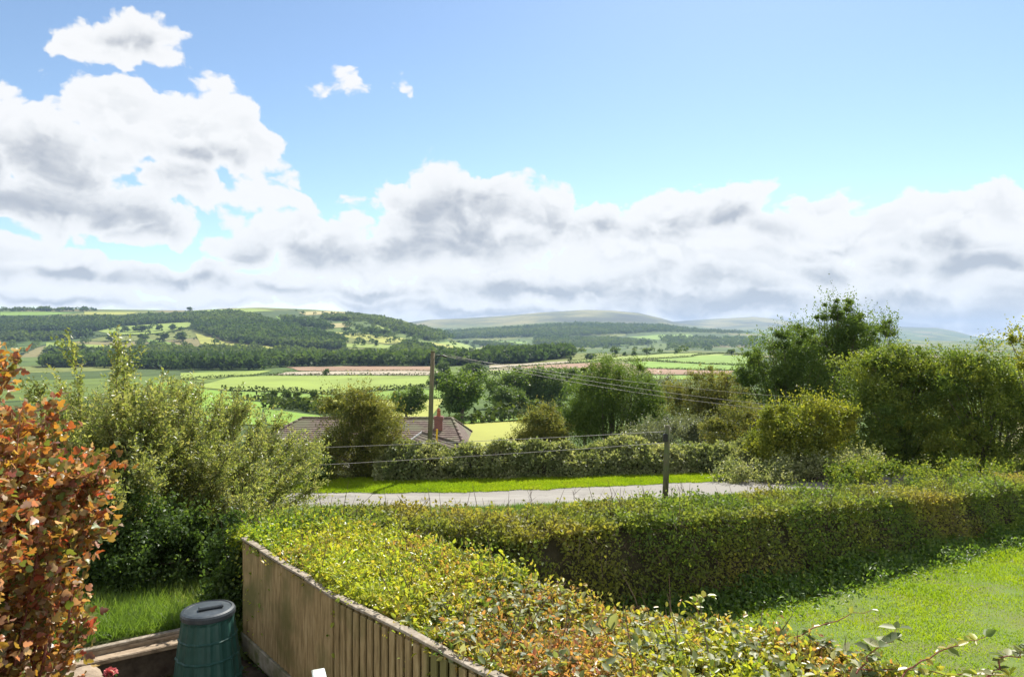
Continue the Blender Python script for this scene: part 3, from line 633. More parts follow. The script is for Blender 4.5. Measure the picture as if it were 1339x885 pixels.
# ---------------------------------------------------------------- the two garden hedges
def poly_at(pts, t):
    pts = np.array(pts, float); s = np.concatenate([[0], np.cumsum(np.linalg.norm(np.diff(pts[:, :2], axis=0), axis=1))]); s /= s[-1]
    return np.stack([np.interp(t, s, pts[:, k]) for k in range(pts.shape[1])], -1)
def hedge(name, label, Lp, Rp, topz, n, leaf, mat, base, wtop=.5, bump=.07, endcap=True, patf=None, core=True, inset=.12, tpl='diamond', wid=.62, seed=1, sides=(1., 1.), stemn=60, thick=.09, loose=0, foot=1., sh=.94, shw=.88):
    """Lp, Rp: the two long sides (x, y); topz(t): height of the top. Points over the rounded cross-section."""
    root = empty(name, base, label, 'hedge')
    def surf(t, q, ins=0.):
        A = poly_at(Lp, t); B = poly_at(Rp, t); C = (A + B) / 2; h = (B - A) / 2
        zt = topz(t) ; zb = T(C[:, 0], C[:, 1])
        # q in 0..1: 0 base of L, .5 middle of the top, 1 base of R
        w = np.interp(q, [0, .27, .34, .66, .73, 1], [-1, -1.0, -shw, shw, 1.0, foot]); hz = np.interp(q, [0, .27, .34, .66, .73, 1], [0, sh, 1, 1, sh, 0])
        bm_ = bump * sn(t * 40 + q * 6, q * 9 - t * 13, seed, 4, 1.)
        ext = np.linalg.norm(h, axis=1); sc = (ext - ins + bm_) / ext
        P = np.concatenate([C + h * (w * sc)[:, None], (zb + (zt - zb) * hz)[:, None]], 1)
        P[:, 2] += (bm_ - ins) * (hz > .9)
        hn = unit(h); nw = np.where(np.abs(w) > .95, np.sign(w), 0.0)
        Nn = np.concatenate([hn * nw[:, None], np.where(np.abs(w) > .95, .2, 1.0)[:, None]], 1)
        return P, unit(Nn)
    ps = np.array([sides[0] * .3, wtop, sides[1] * .3]); ps /= ps.sum()
    k = rng.choice(3, n, p=ps); q = np.where(k == 0, rng.uniform(0, .31, n), np.where(k == 1, rng.uniform(.29, .71, n), rng.uniform(.69, 1, n)))
    t = rng.random(n)
    Pt, Nn = surf(t, q)
    Pt = Pt - Nn * (np.abs(rng.normal(size=n)) * thick - thick * .25)[:, None]
    D = rdir(n) + Nn * .35; NN = Nn * .9 + rdir(n) * .9 + np.array([0, 0, .25])
    if loose:
        tl = rng.random(loose); ql = rng.uniform(.27, .74, loose); S, sn_ = surf(tl, ql)
        P2, D2 = shoots(S, sn_ * .6 + np.array([0, 0, .5]) + rng.normal(size=(loose, 3)) * .45, .06 + .24 * rng.random(loose)**2, 7, .3, .012)
        Pt = np.vstack([Pt, P2]); D = np.vstack([D, D2 * .5 + rdir(len(P2))]); NN = np.vstack([NN, rdir(len(P2)) * .8 + np.array([0, 0, .6])]); t = np.concatenate([t, np.repeat(tl, 7)]); q = np.concatenate([q, np.repeat(ql, 7)])
    gap = sn(Pt[:, 0] * 1.0 + Pt[:, 2] * .8, Pt[:, 1] - Pt[:, 2], seed + 50, 4, 5.0) + .35 * sn(Pt[:, 0], Pt[:, 1] + Pt[:, 2], seed + 51, 3, 14.)
    kp = gap > -.62 + .25 * rng.normal(size=len(Pt))
    Pt, D, NN, t, q = Pt[kp], D[kp], NN[kp], t[kp], q[kp]
    L = leaf * (.5 + 1.1 * rng.random(len(Pt))**2)
    pat = patf(Pt, t, q) if patf else np.zeros(len(Pt))
    leafmesh('foliage', Pt, D, NN, L, L * wid, mat, root, rnd_of(Pt, 2.5, .45, seed + 3), tpl, pat)
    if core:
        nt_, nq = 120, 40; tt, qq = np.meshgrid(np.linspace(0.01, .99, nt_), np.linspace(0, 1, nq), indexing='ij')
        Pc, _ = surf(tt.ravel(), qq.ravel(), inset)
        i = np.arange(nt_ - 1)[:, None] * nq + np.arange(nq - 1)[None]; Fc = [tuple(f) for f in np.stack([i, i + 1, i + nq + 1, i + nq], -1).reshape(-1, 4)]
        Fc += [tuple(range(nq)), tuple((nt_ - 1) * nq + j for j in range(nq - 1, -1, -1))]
        mesh_np('light_block_core', Pc, Fc, M['core'], root)  # solid dark core added inside the leaves to block light
    mb = MB()
    for _ in range(stemn):
        a = rng.random(1); s, nn = surf(a, rng.uniform(.34 if sides[0] > .3 else .1, .95, 1)); s = s[0] - nn[0] * .1; e = s + nn[0] * rng.uniform(.1, .2) + rng.normal(size=3) * .16 + np.array([0, 0, .04])
        mb.tube([s, (s + e) / 2 + rng.normal(size=3) * .02, e], [.006, .005, .002], 5)
    tag(mb.build('twigs', M['twig'], root), kind='stuff')
    return root, surf

LF = [(-3.95, 9.45), (-3.62, 9.12), (-3.50, 8.99), (-1.79, 7.04), (-0.14, 5.38), (1.53, 3.7), (2.9, 2.3)]
RF = [(-3.5, 10.0), (-2.6, 10.0), (-1.4, 9.3), (-0.5, 8.1), (1.6, 6.32), (3.05, 5.38), (5.2, 3.75)]
def pat_front(Pt, t, q):
    g = .5 + .75 * sn(Pt[:, 0], Pt[:, 1], 31, 4, 1.7)
    bias = np.clip((t - .3) * 2.0, -.5, .38)
    return np.clip(g + bias - .34 + .9 * (rng.random(len(Pt)) - .5), 0, 1)
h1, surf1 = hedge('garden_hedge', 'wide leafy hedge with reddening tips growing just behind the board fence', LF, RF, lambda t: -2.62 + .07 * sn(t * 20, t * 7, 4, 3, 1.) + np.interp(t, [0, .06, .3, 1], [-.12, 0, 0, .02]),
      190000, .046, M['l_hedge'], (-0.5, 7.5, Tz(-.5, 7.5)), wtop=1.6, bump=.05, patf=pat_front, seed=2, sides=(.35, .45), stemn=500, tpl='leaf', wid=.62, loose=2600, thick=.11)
CL = np.array([(-3.4, 9.75), (-2.2, 9.95), (0, 10.55), (3.6, 12.7), (8, 15.5), (14, 19.1), (24, 25.0)])
tn = unit(np.gradient(CL, axis=0)); nr = np.stack([tn[:, 1], -tn[:, 0]], -1)      # towards the lawn
LB, RB = CL - nr * .62, CL + nr * .62
sb = np.concatenate([[0], np.cumsum(np.linalg.norm(np.diff(CL, axis=0), axis=1))]); sb /= sb[-1]
def top_b(t): return np.interp(t, sb, [-2.66, -2.66, -2.78, -3.13, -3.56, -4.05, -5.0]) + .05 * sn(t * 60, t * 11, 14, 3, 1.)
def pat_back(Pt, t, q):
    return np.clip(.16 + .7 * sn(Pt[:, 0], Pt[:, 1] + Pt[:, 2], 37, 4, 1.1) + np.where((q > .28) & (q < .73), .25, -.1), 0, 1)
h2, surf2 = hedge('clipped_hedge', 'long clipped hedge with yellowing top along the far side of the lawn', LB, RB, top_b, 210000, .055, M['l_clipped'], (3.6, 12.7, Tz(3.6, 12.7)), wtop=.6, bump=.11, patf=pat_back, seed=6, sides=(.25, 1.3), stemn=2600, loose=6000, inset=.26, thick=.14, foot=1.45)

# broader pale leaves (bramble, bindweed) growing through the near hedge
n = 600; t = np.repeat(rng.uniform(.42, .95, n), 4); q = np.repeat(rng.uniform(.29, .72, n), 4) + rng.normal(size=4 * n) * .006
Pt, Nn = surf1(t + rng.normal(size=4 * n) * .003, q); Pt += Nn * rng.uniform(.0, .07, (4 * n, 1)); m = 4 * n
L = .055 + .05 * rng.random(m)
o = leafmesh('broad_leaves', Pt, rdir(m) * np.array([1, 1, .4]) + Nn * .2, Nn + rdir(m) * .4, L, L * .7, M['l_bramble'], h1, rng.random(m), 'leaf')
# leafy weeds along the foot of the clipped hedge
n = 34000; t = rng.random(n)**.9; A = poly_at(RB, t); s_ = np.abs(rng.normal(size=n)) * .42 + .1; nrm_t = np.stack([np.interp(t, sb, nr[:, k]) for k in range(2)], -1)
xy = A + nrm_t * s_[:, None]; clm = sn(xy[:, 0], xy[:, 1], 5, 4, 2.2)
hgt = np.clip(.46 - s_ * .46 + .12 * clm, .03, .6) * rng.random(n)
Pt = np.concatenate([xy, (T(xy[:, 0], xy[:, 1]) + hgt)[:, None]], 1)
o = leafmesh('ground_cover', Pt, rdir(n) + np.array([0, 0, .3]), rdir(n) * .6 + np.array([0, -.2, .9]), .05 + .06 * rng.random(n), .05, M['longgrass'], None, rng.random(n) * .75, 'leaf'); tag(o, kind='stuff')

# brambles arching out of the front hedge over the lawn
def bramble(pts, label, nleaf, leaf, mat):
    pts = np.array(pts, float); root = empty('bramble_shoot', pts[0], label, 'bramble', None)
    k = 12; t = np.linspace(0, 1, k); c = poly_at(pts, t); c[1:-1] += rng.normal(size=(k - 2, 3)) * .012
    mb = MB(); mb.tube(list(c), list(np.linspace(.007, .002, k)), 6); mb.build('stem', M['redtwig'], root)
    tl = np.linspace(.12, 1, nleaf); p = poly_at(np.column_stack([c]), tl)
    p = np.repeat(p, 3, 0); m = len(p); dd = rdir(m) * np.array([1, 1, .4]) + np.array([0, 0, .15])
    L = leaf * (.6 + .7 * rng.random(m))
    leafmesh('leaves', p, dd, rdir(m) * .45 + np.array([0, -.1, 1]), L, L * .72, mat, root, rng.random(m), 'leaf', np.clip(rng.random(m) * .5, 0, 1))
def PB(px, py, Y): return P3(px, py, Y)
bramble([PB(1010, 850, 5.6), PB(1060, 822, 5.75), PB(1105, 805, 5.9), PB(1140, 797, 6.0)], 'thin reddish bramble stem arching over the lawn corner', 5, .06, M['l_hedge'])
bramble([PB(1180, 885, 5.0), PB(1210, 858, 5.15), PB(1240, 848, 5.2), PB(1290, 832, 5.3)], 'bramble shoot with pink tip leaning out above the lawn', 9, .075, M['l_hedge'])
bramble([PB(930, 830, 6.0), PB(918, 805, 6.2), PB(905, 787, 6.3), PB(925, 778, 6.35)], 'upright pale leafy shoot standing at the hedge corner before the lawn', 12, .075, M['l_hedge'])
bramble([PB(1120, 880, 5.1), PB(1140, 850, 5.25), PB(1165, 836, 5.3), PB(1172, 822, 5.35)], 'short shoot with large pale leaves above the reddening hedge', 8, .11, M['l_bramble'])
bramble([PB(1040, 885, 5.2), PB(1160, 872, 5.2), PB(1250, 880, 5.0), PB(1320, 884, 4.9)], 'long low bramble stem trailing along the hedge edge', 14, .085, M['l_hedge'])
bramble([PB(1290, 885, 4.8), PB(1315, 862, 4.9), PB(1335, 852, 4.95), PB(1350, 850, 5.0)], 'grey green bramble tip in the bottom right hedge', 10, .085, M['l_bramble'])
bramble([PB(830, 850, 5.9), PB(815, 835, 5.95), PB(805, 826, 6.0), PB(790, 826, 6.0)], 'large pale leaves lying flat on the middle of the garden hedge', 5, .13, M['l_bramble'])
# dry stalks beyond the clipped hedge
for (px, Y, label) in ((697, 12.2, 'dead brown weed stalk rising behind the hedge against the road'), (753, 12.6, 'thin dry stalk behind the hedge left of the leaning post'), (893, 13.6, 'thin dry stalk behind the hedge right of the leaning post')):
    b = np.array([(px - CX) / F * Y, Y, -3.3]); root = empty('dry_stalk', b, label, 'weed')
    mb = MB(); t_ = b + np.array([-.06, 0, .62 if px == 697 else .5])
    mb.tube([b + (0, 0, -1.4), (b + t_) / 2 + np.array([.02, 0, 0]), t_], [.006, .005, .003], 5)
    for _ in range(7 if px == 697 else 3):
        s = b + (t_ - b) * rng.uniform(.3, .95); mb.tube([s, s + np.array([rng.normal() * .1, rng.normal() * .05, .16])], [.004, .0015], 4)
    mb.build('stem', M['twig'], root)

# ---------------------------------------------------------------- shrubs near the house
def stem_shrub(name, label, cat, base, nst, hgt, spread, nsh, kleaf, leaf, mat, wid, tpl='leaf', shl=.7, rootr=.35, s0=.2, stemr=.02, twigmat='twig', lean=(0, 0), sh_up=.75, slope=0., leafup=.3, stat=None, twigs=True, curve=1.25, jit=.02):
    root = empty(name, base, label, cat)
    mb = MB(); Ps = []; Ds = []; Rn = []
    for i in range(nst):
        a = rng.uniform(0, 2 * pi); rr = math.sqrt(rng.random()) * spread; h = hgt * (1 - .42 * (rr / spread)**2) * rng.uniform(.78, 1.06)
        h *= 1 - slope * (math.cos(a) * rr / spread + .25)
        b = np.array(base) + np.array([math.cos(a) * rootr * rr / spread, math.sin(a) * rootr * rr / spread, 0])
        hz = np.array([math.cos(a) * rr + lean[0], math.sin(a) * rr + lean[1], 0])
        s = np.linspace(0, 1, 9); w = rng.normal(size=3) * .05
        path = b + hz * (s**curve)[:, None] + np.array([0, 0, h]) * (s**.92)[:, None] + w * np.sin(s * 5)[:, None]
        mb.tube(list(path), list(stemr * rng.uniform(.6, 1.2) * (1 - s * .85)), 6)
        q = s0 + (1 - s0) * rng.random(nsh)**.8
        S = np.stack([np.interp(q, s, path[:, k]) for k in range(3)], -1); tang = np.stack([np.interp(q, s, np.gradient(path[:, k])) for k in range(3)], -1)
        D = unit(tang) * .5 + rdir(nsh) * .55 + np.array([0, 0, sh_up * .5]) + np.array([math.cos(a), math.sin(a), 0]) * .25 * rr / spread
        Ln = shl * (.45 + .75 * rng.random(nsh)) * (1 - .35 * q)
        if twigs:
            for j in range(0, nsh, 2): mb.tube([S[j], S[j] + unit(D[j]) * Ln[j] * .9], [stemr * .22, stemr * .08], 4, cap=False)
        P_, D_ = shoots(S, D, Ln, kleaf, .1, jit)
        Ps.append(P_); Ds.append(D_); Rn.append(np.repeat(rng.random(nsh), kleaf) * .4 + rng.random(nsh * kleaf) * .6)
    mb.build('stems', M[twigmat], root, smooth=True)
    P_ = np.vstack(Ps); D_ = np.vstack(Ds); R_ = np.concatenate(Rn); n = len(P_)
    if stat: R_ = rng.random(n)
    L = leaf * (.6 + .7 * rng.random(n))
    leafmesh('foliage', P_, D_ * .7 + rdir(n) * .9, rdir(n) + np.array([0, 0, leafup]), L, L * wid, mat, root, np.clip(R_, 0, 1), tpl)
    return root
wb = (-6.5, 13.0); wz = Tz(*wb)
stem_shrub('willow_bush', 'large airy grey-green willow bush with fine upright shoots behind the compost bin', 'bush', (wb[0], wb[1], wz), 105, 3.62, 2.5, 64, 32, .062, M['l_willow'], .4, shl=.75, rootr=.8, s0=.12, stemr=.024, tpl='diamond', slope=.3, sh_up=.5, curve=1.05)
wb2 = (-7.0, 11.7); stem_shrub('willow_sapling', 'tall fresh green leafy sapling between the bronze shrub and the willow bush', 'bush', (wb2[0], wb2[1], Tz(*wb2)), 22, 3.95, 1.15, 52, 26, .07, M['l_willow'], .5, shl=.7, rootr=.3, s0=.1, stemr=.022, tpl='diamond')
bush('dark_shrub', 'dense dark leafy shrub in the shade under the willow bush', 'bush', 11.0, [(150, 700, 70, 75), (215, 715, 75, 75), (270, 730, 60, 70), (110, 740, 60, 55)], 42000, .06, M['l_dark'], nshoot=700, slen=.4, wid=.6, trunk=.03)
bush('ivy_bush', 'glossy dark ivy growth hanging at the left end of the garden hedge', 'bush', 9.35, [(300, 745, 30, 60), (285, 790, 28, 45), (310, 790, 20, 60)], 9000, .055, M['l_dark'], nshoot=120, slen=.3, wid=.75, tpl='leaf', trunk=.02)
rb = (-4.72, 5.5); stem_shrub('bronze_shrub', 'tall shrub with large bronze, orange and pink autumn leaves', 'shrub', (rb[0], rb[1], BEDZ), 44, 4.3, .92, 46, 15, .074, M['l_red'], .8, tpl='lobed', shl=.55, rootr=.3, s0=.04, stemr=.018, twigmat='redtwig', sh_up=.3, leafup=.25, curve=.55, jit=.035, stat=1)

# long grass between the wall and the shrubs
def blades(name, xy, h, w, mat, label=None, up=1.0, spread=.45, dz=0.):
    n = len(xy); z = T(xy[:, 0], xy[:, 1]) + dz
    P_ = np.concatenate([xy, z[:, None]], 1); D = np.array([0, 0, up]) + rng.normal(size=(n, 3)) * np.array([spread, spread, .05])
    Nn = rdir(n) * np.array([1, 1, .2])
    o = leafmesh(name, P_, D, Nn, h, w, mat, None, np.clip(rnd_of(P_, .8, .5, 41) * .6 + .4 * rnd_of(P_, 4., .8, 43) + .0, 0, 1), 'blade'); tag(o, kind='stuff'); return o
n = 26000; t = rng.uniform(-2.2, wl_ + .6, n); s = .22 + rng.random(n)**1.3 * 2.6
xy = (WA + wd * t[:, None] + wn_ * s[:, None])[:, :2]
blades('long_grass', xy, .10 + .22 * rng.random(n)**2, .009, M['longgrass'], spread=.55, dz=.0)
# lawn blades
n = 430000
xy = np.stack([rng.uniform(-.8, 19, n), 5.2 + 14.5 * rng.random(n)**1.1], -1)
def hedge_side(x, y):     # distance to the centre line of the clipped hedge, positive on the lawn
    yy_ = np.interp(x, CL[:, 0], CL[:, 1]); return (yy_ - y) * .85
keep = (hedge_side(xy[:, 0], xy[:, 1]) > .55) & (xy[:, 0] / xy[:, 1] < .95)
xy = xy[keep]; n = len(xy)
tuft = np.clip(.5 + .7 * sn(xy[:, 0], xy[:, 1], 61, 4, 2.8), 0, 1)
bare = np.hypot((xy[:, 0] - 3.0) / .35, (xy[:, 1] - 6.7) / .22) < 1 + .3 * rng.normal(size=n)
xy, tuft = xy[~bare], tuft[~bare]; n = len(xy)
blades('lawn_grass', xy, (.025 + .035 * tuft) * (.6 + .8 * rng.random(n)) * (1 + .02 * xy[:, 1]), .007 + .0005 * xy[:, 1], M['grass'], spread=.6)
# verge blades
n = 150000; x = rng.uniform(-14, 13, n); t = rng.random(n); xy = np.stack([x, ROADF(x) + t * 3.3 - .12 + .12 * sn(x, x * .3, 5, 4, 2.)], -1)
blades('verge_grass', xy, .06 + .07 * rng.random(n), .016, M['grass'], spread=.75, dz=.04)
n = 60000; x = rng.uniform(-14, 9, n); t = rng.random(n)**1.5; xy = np.stack([x, ROADN(x) - t * 4.0], -1)
blades('verge_grass', xy, .06 + .16 * rng.random(n)**2, .014, M['longgrass'], spread=.6, dz=.05)

# ---------------------------------------------------------------- across the lane
BL = np.array([(-5.6, 27.9), (-4, 28.0), (2, 28.9), (8, 30.0), (12, 30.8)])
tb = unit(np.gradient(BL, axis=0)); nb = np.stack([tb[:, 1], -tb[:, 0]], -1)
sB = np.concatenate([[0], np.cumsum(np.linalg.norm(np.diff(BL, axis=0), axis=1))]); sB /= sB[-1]
hedge('bramble_hedgerow', 'loose silvery bramble hedgerow along the far verge of the lane', BL - nb * 1.3, BL + nb * .75, lambda t: np.interp(t, sB, [-5.0, -4.78, -4.85, -5.0, -5.1]) + .34 * sn(t * 21, t * 9, 24, 5, 1.), 95000, .095, M['l_bramble'], (0, 29.3, Tz(0, 29.3)), wtop=1.2, bump=.38, sh=.66, shw=.5, seed=12, sides=(.2, 1.3), stemn=150, thick=.26, inset=.42, wid=.7, loose=7000)

bush('round_hawthorn', 'bushy brown-green hawthorn beside the lane partly hiding the bungalow roof', 'bush', 28.7, [(474, 575, 58, 54), (456, 545, 40, 38), (500, 562, 36, 48), (472, 530, 26, 26), (440, 590, 34, 40), (500, 605, 28, 32), (460, 615, 40, 24)], 52000, .075, M['l_brown'], px0=476, nshoot=900, slen=.75, trunk=.07)
bush('verge_bush', 'small light green bush at the left end of the far verge', 'bush', 27.2, [(412, 612, 22, 22), (385, 606, 24, 28)], 9000, .075, M['l_mid'], px0=405, nshoot=150, slen=.4, trunk=.03)
bush('yellow_bush', 'rounded yellow-green hawthorn bush at the bend of the lane', 'bush', 29.5, [(1045, 572, 56, 46), (1012, 590, 32, 34), (1085, 560, 36, 44), (1060, 540, 34, 26)], 46000, .09, M['l_hawy'], px0=1045, nshoot=500, slen=.5, trunk=.06)
bush('hawthorn_thicket', 'tall yellow-topped hawthorn with a dark shaded flank, standing behind the clipped hedge', 'tree', 31, [(1175, 520, 66, 62), (1150, 500, 50, 42), (1205, 490, 48, 40), (1140, 560, 50, 60), (1200, 570, 60, 60), (1178, 472, 34, 24), (1150, 605, 60, 30), (1210, 605, 60, 30)], 95000, .095, M['l_haw'], px0=1175, nshoot=700, slen=.4, trunk=.11)
bush('hawthorn_thicket', 'broad dark hawthorn thicket with yellow-green top, cut by the photo\'s right edge', 'tree', 29.5, [(1290, 520, 70, 60), (1250, 500, 46, 44), (1330, 500, 60, 48), (1300, 570, 76, 60), (1385, 530, 60, 76), (1262, 480, 30, 22), (1240, 575, 40, 50), (1260, 605, 60, 30), (1320, 605, 60, 30)], 95000, .095, M['l_haw'], px0=1290, nshoot=700, slen=.4, trunk=.11)
bush('edge_tree', 'thin leafy branch tip of a tree reaching in at the right edge', 'tree', 24, [(1345, 442, 20, 11), (1362, 470, 24, 30)], 2200, .09, M['l_hawy'], px0=1372, nshoot=110, slen=.5, trunk=.05, cr=.25)
bush('scrub_bush', 'low grey-brown scrub bush left of the yellow hawthorn', 'bush', 33.5, [(972, 560, 34, 36), (945, 575, 24, 26), (998, 570, 24, 30)], 20000, .08, M['l_brown'], px0=972, nshoot=600, slen=.6, trunk=.05)
bush('wild_growth', 'mixed pale nettles and creeper in front of the yellow hawthorn', 'bush', 27.4, [(1060, 615, 50, 16), (1000, 620, 50, 14), (1115, 610, 36, 24), (955, 625, 28, 10)], 20000, .085, M['l_bramble'], px0=1050, nshoot=700, slen=.45, trunk=.03)
bush('wild_growth', 'silver-leaved scrub patch behind the bramble hedgerow beside the leaning post', 'bush', 36, [(880, 572, 46, 20), (930, 570, 40, 22), (840, 578, 36, 16)], 16000, .09, M['l_silver'], px0=890, nshoot=900, slen=.7, trunk=.04)
bush('wild_growth', 'tangle of bramble and nettle behind the right half of the clipped hedge', 'bush', 24.5, [(1110, 622, 40, 16), (1160, 622, 40, 15), (1220, 624, 45, 14), (1290, 622, 50, 15), (1350, 622, 50, 15)], 22000, .08, M['l_haw'], px0=1200, nshoot=500, slen=.4, trunk=.02)
bush('tall_ash', 'tallest feathery green tree on the right rising above the skyline', 'tree', 43, [(1092, 424, 30, 34), (1082, 452, 40, 36), (1112, 456, 40, 38), (1095, 500, 54, 46), (1120, 436, 28, 28), (1094, 406, 20, 18)], 46000, .11, M['l_mid'], px0=1093, nshoot=900, slen=1.0, trunk=.16, cr=.17, shell=.3)
bush('elder_tree', 'spreading dark green tree left of the tallest ash', 'tree', 41, [(1015, 480, 46, 36), (1040, 455, 34, 30), (1000, 500, 40, 36), (1050, 500, 46, 44), (1020, 445, 20, 16)], 36000, .11, M['l_mid'], px0=1030, nshoot=800, slen=.9, trunk=.14, cr=.18)
bush('sparse_tree', 'thin open-crowned tree right of the tallest ash', 'tree', 46, [(1150, 450, 26, 34), (1160, 430, 14, 16), (1148, 490, 34, 34)], 9000, .12, M['l_mid'], px0=1150, nshoot=500, slen=1.1, trunk=.1, shell=.2, cr=.16)
bush('weeping_birch', 'dark weeping tree with hanging strands behind the bramble hedgerow', 'tree', 45, [(802, 505, 50, 36), (775, 520, 34, 40), (835, 512, 30, 40), (800, 550, 56, 40), (790, 482, 30, 16), (845, 550, 24, 36)], 36000, .10, M['l_mid'], px0=800, nshoot=2600, slen=1.9, sdir=(0, 0, -1), smix=.85, sk=16, trunk=.14)
bush('golden_willow', 'yellow-green drooping tree left of the dark spreading elder', 'tree', 50, [(925, 510, 44, 32), (905, 530, 40, 36), (950, 520, 36, 38), (930, 550, 50, 36)], 34000, .10, M['l_brown'], px0=925, nshoot=1800, slen=1.5, sdir=(0, 0, -1), smix=.8, sk=14, trunk=.13)
bush('field_thorn', 'brown-green thorn bush between the bright field and the weeping tree', 'bush', 42, [(705, 562, 34, 28), (725, 575, 26, 26), (690, 575, 24, 22), (712, 545, 20, 16)], 24000, .09, M['l_brown'], px0=705, nshoot=500, slen=.7, trunk=.07)
bush('dark_thorn', 'small dark conifer-like thorn left of the weeping tree', 'bush', 52, [(765, 545, 22, 40), (768, 510, 13, 20)], 12000, .1, M['l_dark'], px0=765, nshoot=200, slen=.6, trunk=.07)
bush('grey_sallow', 'pale grey sallow bush between the weeping tree and the golden willow', 'bush', 75, [(856, 520, 22, 26), (870, 508, 18, 18)], 9000, .14, M['l_silver'], px0=858, nshoot=300, slen=1., trunk=.08)

# ---------------------------------------------------------------- bungalow
def roof_slope(mb, A, B, C, D, n, th=.035):
    """A-B along the ridge, D-C along the eave; stepped tile courses"""
    A, B, C, D = [np.array(p, float) for p in (A, B, C, D)]
    nrm = np.cross(B - A, D - A); nrm /= np.linalg.norm(nrm)
    if nrm[2] < 0: nrm = -nrm
    for i in range(n):
        a, b = i / n, (i + 1.12) / n
        p = [A + (D - A) * a, B + (C - B) * a, B + (C - B) * b, A + (D - A) * b]
        V = [p[0], p[1], p[2] + nrm * th, p[3] + nrm * th, p[2] - nrm * .02, p[3] - nrm * .02, p[0] - nrm * .03, p[1] - nrm * .03]
        mb.add(V, [(0, 1, 2, 3), (3, 2, 4, 5), (1, 7, 4, 2), (0, 3, 5, 6), (6, 5, 4, 7)])
house = empty('bungalow', (-10, 47, Tz(-10, 47)), 'low bungalow with brown tiled hipped roof below the lane', 'house')
rz, ez = -5.62, -7.05
R0, R1 = (-14.8, 48.2, rz), (-4.2, 48.0, rz)
E0, E1, E2, E3 = (-17.2, 44.6, ez), (-3.05, 44.4, ez), (-3.05, 51.6, ez), (-17.2, 51.8, ez)
mb = MB(); roof_slope(mb, R0, R1, E1, E0, 15); roof_slope(mb, R1, R0, E3, E2, 15); roof_slope(mb, R1, (R1[0] + .01, R1[1], rz), E2, E1, 15); roof_slope(mb, (R0[0] - .01, R0[1], rz), R0, E0, E3, 15)
rf = mb.build('roof', M['tile'], house)
mb = MB()
def ridge(a, b, r=.1):
    a, b = np.array(a), np.array(b); k = max(2, int(np.linalg.norm(b - a) / .45))
    for i in range(k): mb.tube([a + (b - a) * i / k, a + (b - a) * (i + 1.03) / k], [r, r * .9], 7)
for a, b in ((R0, R1), (R1, E1), (R1, E2), (R0, E0), (R0, E3)): ridge(np.array(a) + (0, 0, .02), np.array(b) + (0, 0, .03))
mb.build('ridge_tiles', M['tile'], rf, smooth=True)
mb = MB(); gz = Tz(-10, 47) - .6; mb.box((-10.1, 48.1, (ez + gz) / 2 - .02), (13.3, 6.4, ez - gz - .05)); mb.build('wall', M['render'], house)
cx_, cy_ = -5.0, 46.6
mb = MB(); mb.box((cx_, cy_, -6.6), (.56, .5, 2.46)); mb.box((cx_, cy_, -5.42), (.66, .6, .12)); mb.box((cx_, cy_, -5.33), (.6, .54, .06)); ck = mb.build('chimney', M['brick'], rf)
mb = MB(); mb.lathe([(.15, 0), (.13, .12), (.115, .34), (.14, .37), (.14, .42), (.1, .43)], (cx_, cy_, -5.3), 12); mb.tube([(cx_, cy_, -4.9), (cx_, cy_, -4.78), (cx_, cy_, -4.74)], [.09, .08, .02], 8); mb.build('chimney_pot', M['pot'], ck)
# wing with its own lower roof
W0, W1 = np.array((-5.95, 45.6, -6.28)), np.array((-2.75, 40.2, -6.28)); wdv = unit(W1 - W0); wp = np.array((-.868, -.496, 0))
dn = wp * 1.9 + np.array((0, 0, -1.1)); dn2 = -wp * 1.9 + np.array((0, 0, -1.1))
mb = MB(); roof_slope(mb, W0, W1, W1 + dn, W0 + dn, 9); roof_slope(mb, W1, W0, W0 + dn2, W1 + dn2, 9); wr = mb.build('wing_roof', M['tile'], house)
mb = MB(); ridge(W0 + (0, 0, .03), W1 + (0, 0, .03), .09); mb.build('ridge_tiles', M['tile'], wr, smooth=True)
mb = MB(); vd = unit(dn); mb.box(W0 - wdv * .03 + dn / 2 + (0, 0, .03), (np.linalg.norm(dn), .05, .16), vd, wdv, np.cross(vd, wdv)); mb.build('barge_board', M['white'], wr)
mb = MB(); cc = (W0 + W1) / 2; mb.box((cc[0], cc[1], (-7.5 + gz) / 2), (np.linalg.norm(W1 - W0) - .3, 3.2, -7.5 - gz), wdv, np.array((-wp[0], -wp[1], 0)))
mb.add([W1 - wdv * .2 + dn * .85, W1 - wdv * .2 + dn2 * .85, W1 - wdv * .2 + (0, 0, -.12)], [(0, 1, 2)]); mb.build('wing_wall', M['render'], house)

# ---------------------------------------------------------------- poles and wires
p1 = np.array([-3.58, 29.25, Tz(-3.58, 29.25)])
pole = empty('utility_pole', p1, 'tall weathered wooden utility pole standing in the bramble hedgerow', 'utility pole')
t1 = P3(566, 459.5, 29.25)
mb = MB(); mb.tube([p1 - (0, 0, .6), p1 + (t1 - p1) * .33 + (.012, 0, 0), p1 + (t1 - p1) * .66, t1], [.115, .105, .096, .088], 14); mb.build('shaft', M['pole'], pole, smooth=True)
mb = MB(); mb.lathe([(.103, 0), (.103, .05), (.06, .08)], (t1[0], t1[1], t1[2] - .03), 12); mb.build('pole_cap', M['pole_dark'], pole)
mb = MB(); mb.tube([t1 + (.05, 0, -.22), t1 + (.35, -.05, -.18), t1 + (.58, -.1, -.26)], [.016, .016, .02], 6); mb.tube([t1 + (.42, -.06, -.17), t1 + (.60, -.09, -.24)], [.035, .045], 8); mb.build('bracket', M['blackbox'], pole)
p2g = P3(869, 652, 23.4); p2 = np.array([p2g[0], 23.4, Tz(p2g[0], 23.4)]); t2 = P3(873, 556, 23.4)
post = empty('stay_post', p2, 'short dark mossy wooden post carrying two wires at the roadside', 'post')
